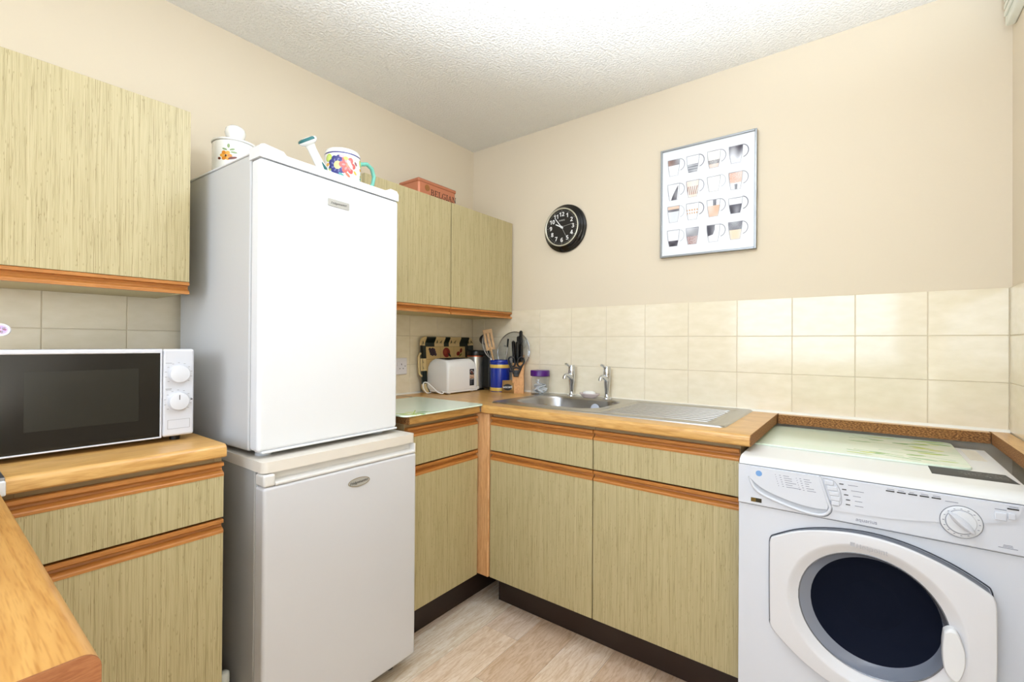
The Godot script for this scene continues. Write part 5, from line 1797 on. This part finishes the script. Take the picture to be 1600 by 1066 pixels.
func watering_can(label, at, turn):
	var t = thing("watering_can", label, "watering can", at, turn)
	var cream := mat("cream_glaze", Color(0.94, 0.93, 0.90), 0.12, 0.0, 0.6)
	var teal := mat("teal_glaze", Color(0.45, 0.76, 0.68), 0.15, 0.0, 0.5)
	if not mats.has("can_paint"): printed("can_paint", can_print(), 0.13, 0.5)
	var pot = MB.new().lathe([Vector2(0, 0), Vector2(0.052, 0), Vector2(0.058, 0.006), Vector2(0.0615, 0.034), Vector2(0.0625, 0.092), Vector2(0.0605, 0.128), Vector2(0.058, 0.136), Vector2(0.0545, 0.138), Vector2(0.053, 0.134)], 48, 50.0)
	for i in pot.v.size(): pot.t[i].y = 1.0 - pot.v[i].y / 0.138
	obj("body", pot, mats["can_paint"], t, Vector3.ZERO, Vector3(0, 1.0, 0))
	obj("inside", MB.new().lathe([Vector2(0.053, 0.134), Vector2(0.056, 0.05), Vector2(0.05, 0.01), Vector2(0, 0.008)], 32, 50.0), cream, t)
	# spout towards local -x, handle towards +x
	obj("spout", MB.new().tube([Vector3(-0.050, 0.030, 0), Vector3(-0.078, 0.050, 0), Vector3(-0.104, 0.084, 0), Vector3(-0.122, 0.110, 0), Vector3(-0.133, 0.125, 0)], [0.021, 0.018, 0.0145, 0.014, 0.017], 18), cream, t)
	obj("rose", MB.new().lathe([Vector2(0.016, -0.002), Vector2(0.025, 0.002), Vector2(0.031, 0.009), Vector2(0.031, 0.015), Vector2(0.027, 0.019), Vector2(0.015, 0.022), Vector2(0, 0.023)], 28, 60.0), cream, t, Vector3(-0.131, 0.122, 0), Vector3(0, 0, 0.62))
	obj("rose_edge", MB.new().lathe([Vector2(0.0315, 0.011), Vector2(0.0318, 0.0145), Vector2(0.0290, 0.0185), Vector2(0.0230, 0.0205)], 28, 60.0, 1.4, 4.2), mat("dark_teal_glaze", Color(0.16, 0.40, 0.40), 0.15), t, Vector3(-0.131, 0.122, 0), Vector3(0, 0, 0.62))
	var leaf := MB.new()
	leaf.tube([Vector3(-0.070, 0.040, 0.0165), Vector3(-0.082, 0.055, 0.0170), Vector3(-0.098, 0.077, 0.0145)], [0.002, 0.0065, 0.001], 8, true, Vector2(1, 0.35), Vector3(0, 0, 1).cross(Vector3(-1, 1, 0).normalized()))
	obj("painted_leaf", leaf, mat("dark_teal_glaze", Color(0.16, 0.40, 0.40), 0.15), t)
	obj("handle", MB.new().tube([Vector3(0.057, 0.100, 0), Vector3(0.080, 0.126, 0), Vector3(0.108, 0.136, 0), Vector3(0.132, 0.126, 0), Vector3(0.143, 0.098, 0), Vector3(0.136, 0.066, 0), Vector3(0.110, 0.036, 0), Vector3(0.060, 0.012, 0)], [0.007, 0.0075, 0.0075, 0.0075, 0.0075, 0.007, 0.0065, 0.006], 14), teal, t)
	return t


func high_things():
	var top := 0.85 + 0.857
	# lidded canister
	var j = thing("ceramic_canister", "white lidded canister with an orange flower, standing on the freezer's left back corner", "canister", Vector3(0.215, top, 1.446))
	var jp := Pad.new(512, 192, Color(0.945, 0.935, 0.90))
	for k in 2:
		var o := 92.0 + 256.0 * k
		for q in [[0, 31, 5, 10, 0.0], [-14, 48, 10, 4.5, 0.4], [13, 47, 10, 4.5, -0.4], [19, 60, 12, 4.5, 0.05]]: jp.blob(o + q[0], q[1], q[2], q[3], Color(0.52, 0.60, 0.40), q[4])
		for i in 6: jp.blob(o - 10 + 14 * cos(i * 1.05), 78 + 15 * sin(i * 1.05), 9.5, 8.5, [Color(0.82, 0.50, 0.13), Color(0.89, 0.63, 0.24)][i % 2], i * 1.05)
		jp.blob(o - 10, 79, 4, 6, Color(0.30, 0.20, 0.08))
		jp.blob(o + 14, 88, 17, 6, Color(0.38, 0.12, 0.07), -0.4)
		jp.blob(o - 36, 92, 7, 6, Color(0.33, 0.13, 0.07), 0.5)
	var body = MB.new().lathe([Vector2(0, 0), Vector2(0.064, 0), Vector2(0.067, 0.004), Vector2(0.067, 0.128), Vector2(0.065, 0.131), Vector2(0, 0.131)], 48, 40.0)
	for i in body.v.size(): body.t[i].y = 1.0 - body.v[i].y / 0.131
	obj("body", body, printed("canister_paint", jp.im, 0.15, 0.5), j, Vector3.ZERO, Vector3(0, 1.35, 0))
	obj("lid", MB.new().lathe([Vector2(0.066, 0.1315), Vector2(0.0695, 0.133), Vector2(0.0695, 0.137), Vector2(0.063, 0.141), Vector2(0.035, 0.146), Vector2(0.027, 0.150), Vector2(0.0245, 0.157), Vector2(0.0290, 0.166), Vector2(0.0315, 0.178), Vector2(0.0285, 0.192), Vector2(0.019, 0.2), Vector2(0, 0.203)], 40, 50.0), mat("cream_glaze", Color(0.94, 0.93, 0.90), 0.12, 0.0, 0.6), j)
	watering_can("small painted watering can with flowers and a teal handle, on top of the freezer", Vector3(0.452, top, 1.188), PI / 2 + 0.10)
	# tin
	var tn = thing("biscuit_tin", "copper coloured biscuit tin with BELGIAN printed on it, on the corner wall cupboard", "tin", Vector3(0.165, 1.866, 0.522), PI / 2)
	var cop := mat("copper_tin", Color(0.76, 0.48, 0.35), 0.38, 0.25)
	obj("body", MB.new().rbox(Vector3(0, 0.045, 0), Vector3(0.252, 0.090, 0.142), 0.012, 3), cop, tn)
	obj("lid", MB.new().rbox(Vector3(0, 0.091, 0), Vector3(0.258, 0.020, 0.148), 0.008, 3), mat("copper_tin_lid", Color(0.72, 0.45, 0.33), 0.35, 0.3), tn)
	obj("lettering", text("BELGIAN", 0.030, true, false, 0.0, 0.0006), mat("tin_ink", Color(0.22, 0.09, 0.05), 0.5), tn, Vector3(0.040, 0.046, 0.0714))
	obj("round_emblem", MB.new().lathe([Vector2(0.016, 0), Vector2(0.016, 0.0005), Vector2(0.012, 0.0008), Vector2(0, 0.0008)], 28), mat("tin_gold", Color(0.62, 0.42, 0.24), 0.4, 0.4), tn, Vector3(-0.070, 0.062, 0.0711), Vector3(PI / 2, 0, 0))


func small_things():
	# only the round end of the spoon reaches into the frame
	var d = thing("spoon_rest", "small white dish standing on the microwave, outside the left edge", "dish", Vector3(0.30, WY + 0.2485, 2.07))
	obj("dish", MB.new().lathe([Vector2(0, 0), Vector2(0.03, 0), Vector2(0.044, 0.012), Vector2(0.05, 0.030), Vector2(0.047, 0.030), Vector2(0.04, 0.013), Vector2(0, 0.006)], 32, 50.0), mat("cream_glaze", Color(0.94, 0.93, 0.90), 0.12, 0.0, 0.6), d)
	var sp = thing("china_spoon", "white china spoon with a round floral end at the left edge, above the microwave", "spoon", Vector3(0.30, WY + 0.2485, 2.07))
	obj("stem", MB.new().tube([Vector3(0, 0.014, 0.03), Vector3(0, 0.036, -0.05), Vector3(0, 0.043, -0.072)], 0.005, 10), mat("cream_glaze", Color(0.94, 0.93, 0.90), 0.12, 0.0, 0.6), sp)
	var fp := Pad.new(96, 96, Color(0.95, 0.93, 0.93))
	fp.blob(48, 48, 36, 36, Color(0.80, 0.70, 0.80))
	for i in 9: fp.blob(48 + 18 * cos(i * 0.7), 48 + 18 * sin(i * 0.7), 11, 8, [Color(0.62, 0.34, 0.42, 0.8), Color(0.72, 0.62, 0.78, 0.8), Color(0.45, 0.42, 0.40, 0.5)][i % 3], i * 0.7)
	obj("round_end", planar(MB.new().prism(oval(0, 0, 0.0155, 0.0145, 28), -0.003, 0.003, 40.0), -0.0155, -0.0145, 0.0155, 0.0145), printed("spoon_floral", fp.im, 0.2, 0.4), sp, Vector3(0, 0.0485, -0.084), Vector3(0, PI / 2 - 0.4, 0))
	var b = thing("plastic_bottle", "white plastic bottle in the narrow gap between the cupboard and the fridge", "bottle", Vector3(0.50, 0.0, 1.576))
	obj("body", MB.new().lathe([Vector2(0, 0), Vector2(0.023, 0), Vector2(0.025, 0.004), Vector2(0.025, 0.16), Vector2(0.022, 0.185), Vector2(0.012, 0.205), Vector2(0.011, 0.215)], 24, 50.0), white("bottle_white", Color(0.9, 0.89, 0.85), 0.35), b)
	obj("cap", MB.new().lathe([Vector2(0.014, 0.213), Vector2(0.0145, 0.216), Vector2(0.014, 0.243), Vector2(0.010, 0.247), Vector2(0, 0.248)], 20, 50.0), white("bottle_cap_white", Color(0.92, 0.92, 0.88), 0.35), b)
	# unseen ceiling lamp above the frame, placed to light fridge and ceiling
	var l = thing("unseen_pendant_lamp", "unseen opal globe pendant lamp above the frame, placed to light the kitchen", "lamp", Vector3(1.32, CY, 1.22))
	obj("ceiling_rose", MB.new().lathe([Vector2(0, 0), Vector2(0.045, 0), Vector2(0.042, -0.02), Vector2(0.02, -0.035), Vector2(0, -0.035)], 28), white("lamp_white", Color(0.9, 0.9, 0.88), 0.4), l)
	obj("cord", MB.new().tube([Vector3(0, -0.03, 0), Vector3(0, -0.17, 0)], 0.003, 8), white("lamp_white", Color(0.9, 0.9, 0.88), 0.4), l)
	var gm := StandardMaterial3D.new()
	gm.albedo_color = Color(0.95, 0.94, 0.9)
	gm.emission_enabled = true
	gm.emission = Color(0.87, 0.925, 1.0)
	gm.emission_energy_multiplier = 3.0
	gm.roughness = 0.4
	var pr := []
	for i in 17: pr.append(Vector2(maxf(0.085 * sin(PI * i / 16.0), 0.0), -0.245 - 0.085 * cos(PI * i / 16.0)))
	pr.reverse()
	obj("diffuser", MB.new().lathe(pr, 32, 60.0), gm, l)
	var o := OmniLight3D.new()
	o.name = "unseen_lamp_bulb"
	o.light_energy = LAMP_E
	o.light_color = Color(0.87, 0.925, 1.0)
	o.light_size = 0.08
	o.omni_range = 8.0
	o.omni_attenuation = 2.0
	o.shadow_enabled = true
	l.add_child(o)
	o.position = Vector3(0, -0.245, 0)
	var up := SpotLight3D.new()  # upward spot inside the unseen lamp, placed to brighten the ceiling
	up.name = "unseen_lamp_uplight"
	up.light_energy = UP_E
	up.light_color = Color(0.87, 0.925, 1.0)
	up.light_size = 0.08
	up.spot_angle = 68.0
	up.spot_angle_attenuation = 0.6
	up.spot_range = 8.0
	up.spot_attenuation = 2.0
	up.shadow_enabled = true
	l.add_child(up)
	up.position = Vector3(0, -0.245, 0)
	up.rotation.x = PI / 2
	# added fill light on the floor behind the camera, brightens the ceiling
	var f = thing("added_floor_uplighter", "added round fill uplighter on the floor behind the camera, out of view", "lamp", Vector3(2.08, 0.0, 2.42))
	obj("base", MB.new().lathe([Vector2(0, 0), Vector2(0.11, 0), Vector2(0.11, 0.012), Vector2(0.09, 0.02), Vector2(0.085, 0.22), Vector2(0.10, 0.26), Vector2(0.096, 0.26), Vector2(0.08, 0.215), Vector2(0, 0.21)], 36, 40.0), white("lamp_white", Color(0.9, 0.9, 0.88), 0.4), f)
	obj("bulb", MB.new().lathe([Vector2(0, 0.211), Vector2(0.045, 0.211), Vector2(0.05, 0.222), Vector2(0.03, 0.236), Vector2(0, 0.24)], 28, 60.0), gm, f)
	var fs := SpotLight3D.new()
	fs.name = "added_fill_light"
	fs.light_energy = FLOOR_FILL_E
	fs.light_color = Color(0.87, 0.925, 1.0)
	fs.light_size = 0.05
	fs.spot_angle = 41.0
	fs.spot_angle_attenuation = 0.5
	fs.spot_range = 8.0
	fs.spot_attenuation = 2.0
	fs.shadow_enabled = true
	f.add_child(fs)
	fs.position = Vector3(0, 0.275, 0)
	fs.rotation = Vector3(PI / 2 - 0.23, 0, 0)
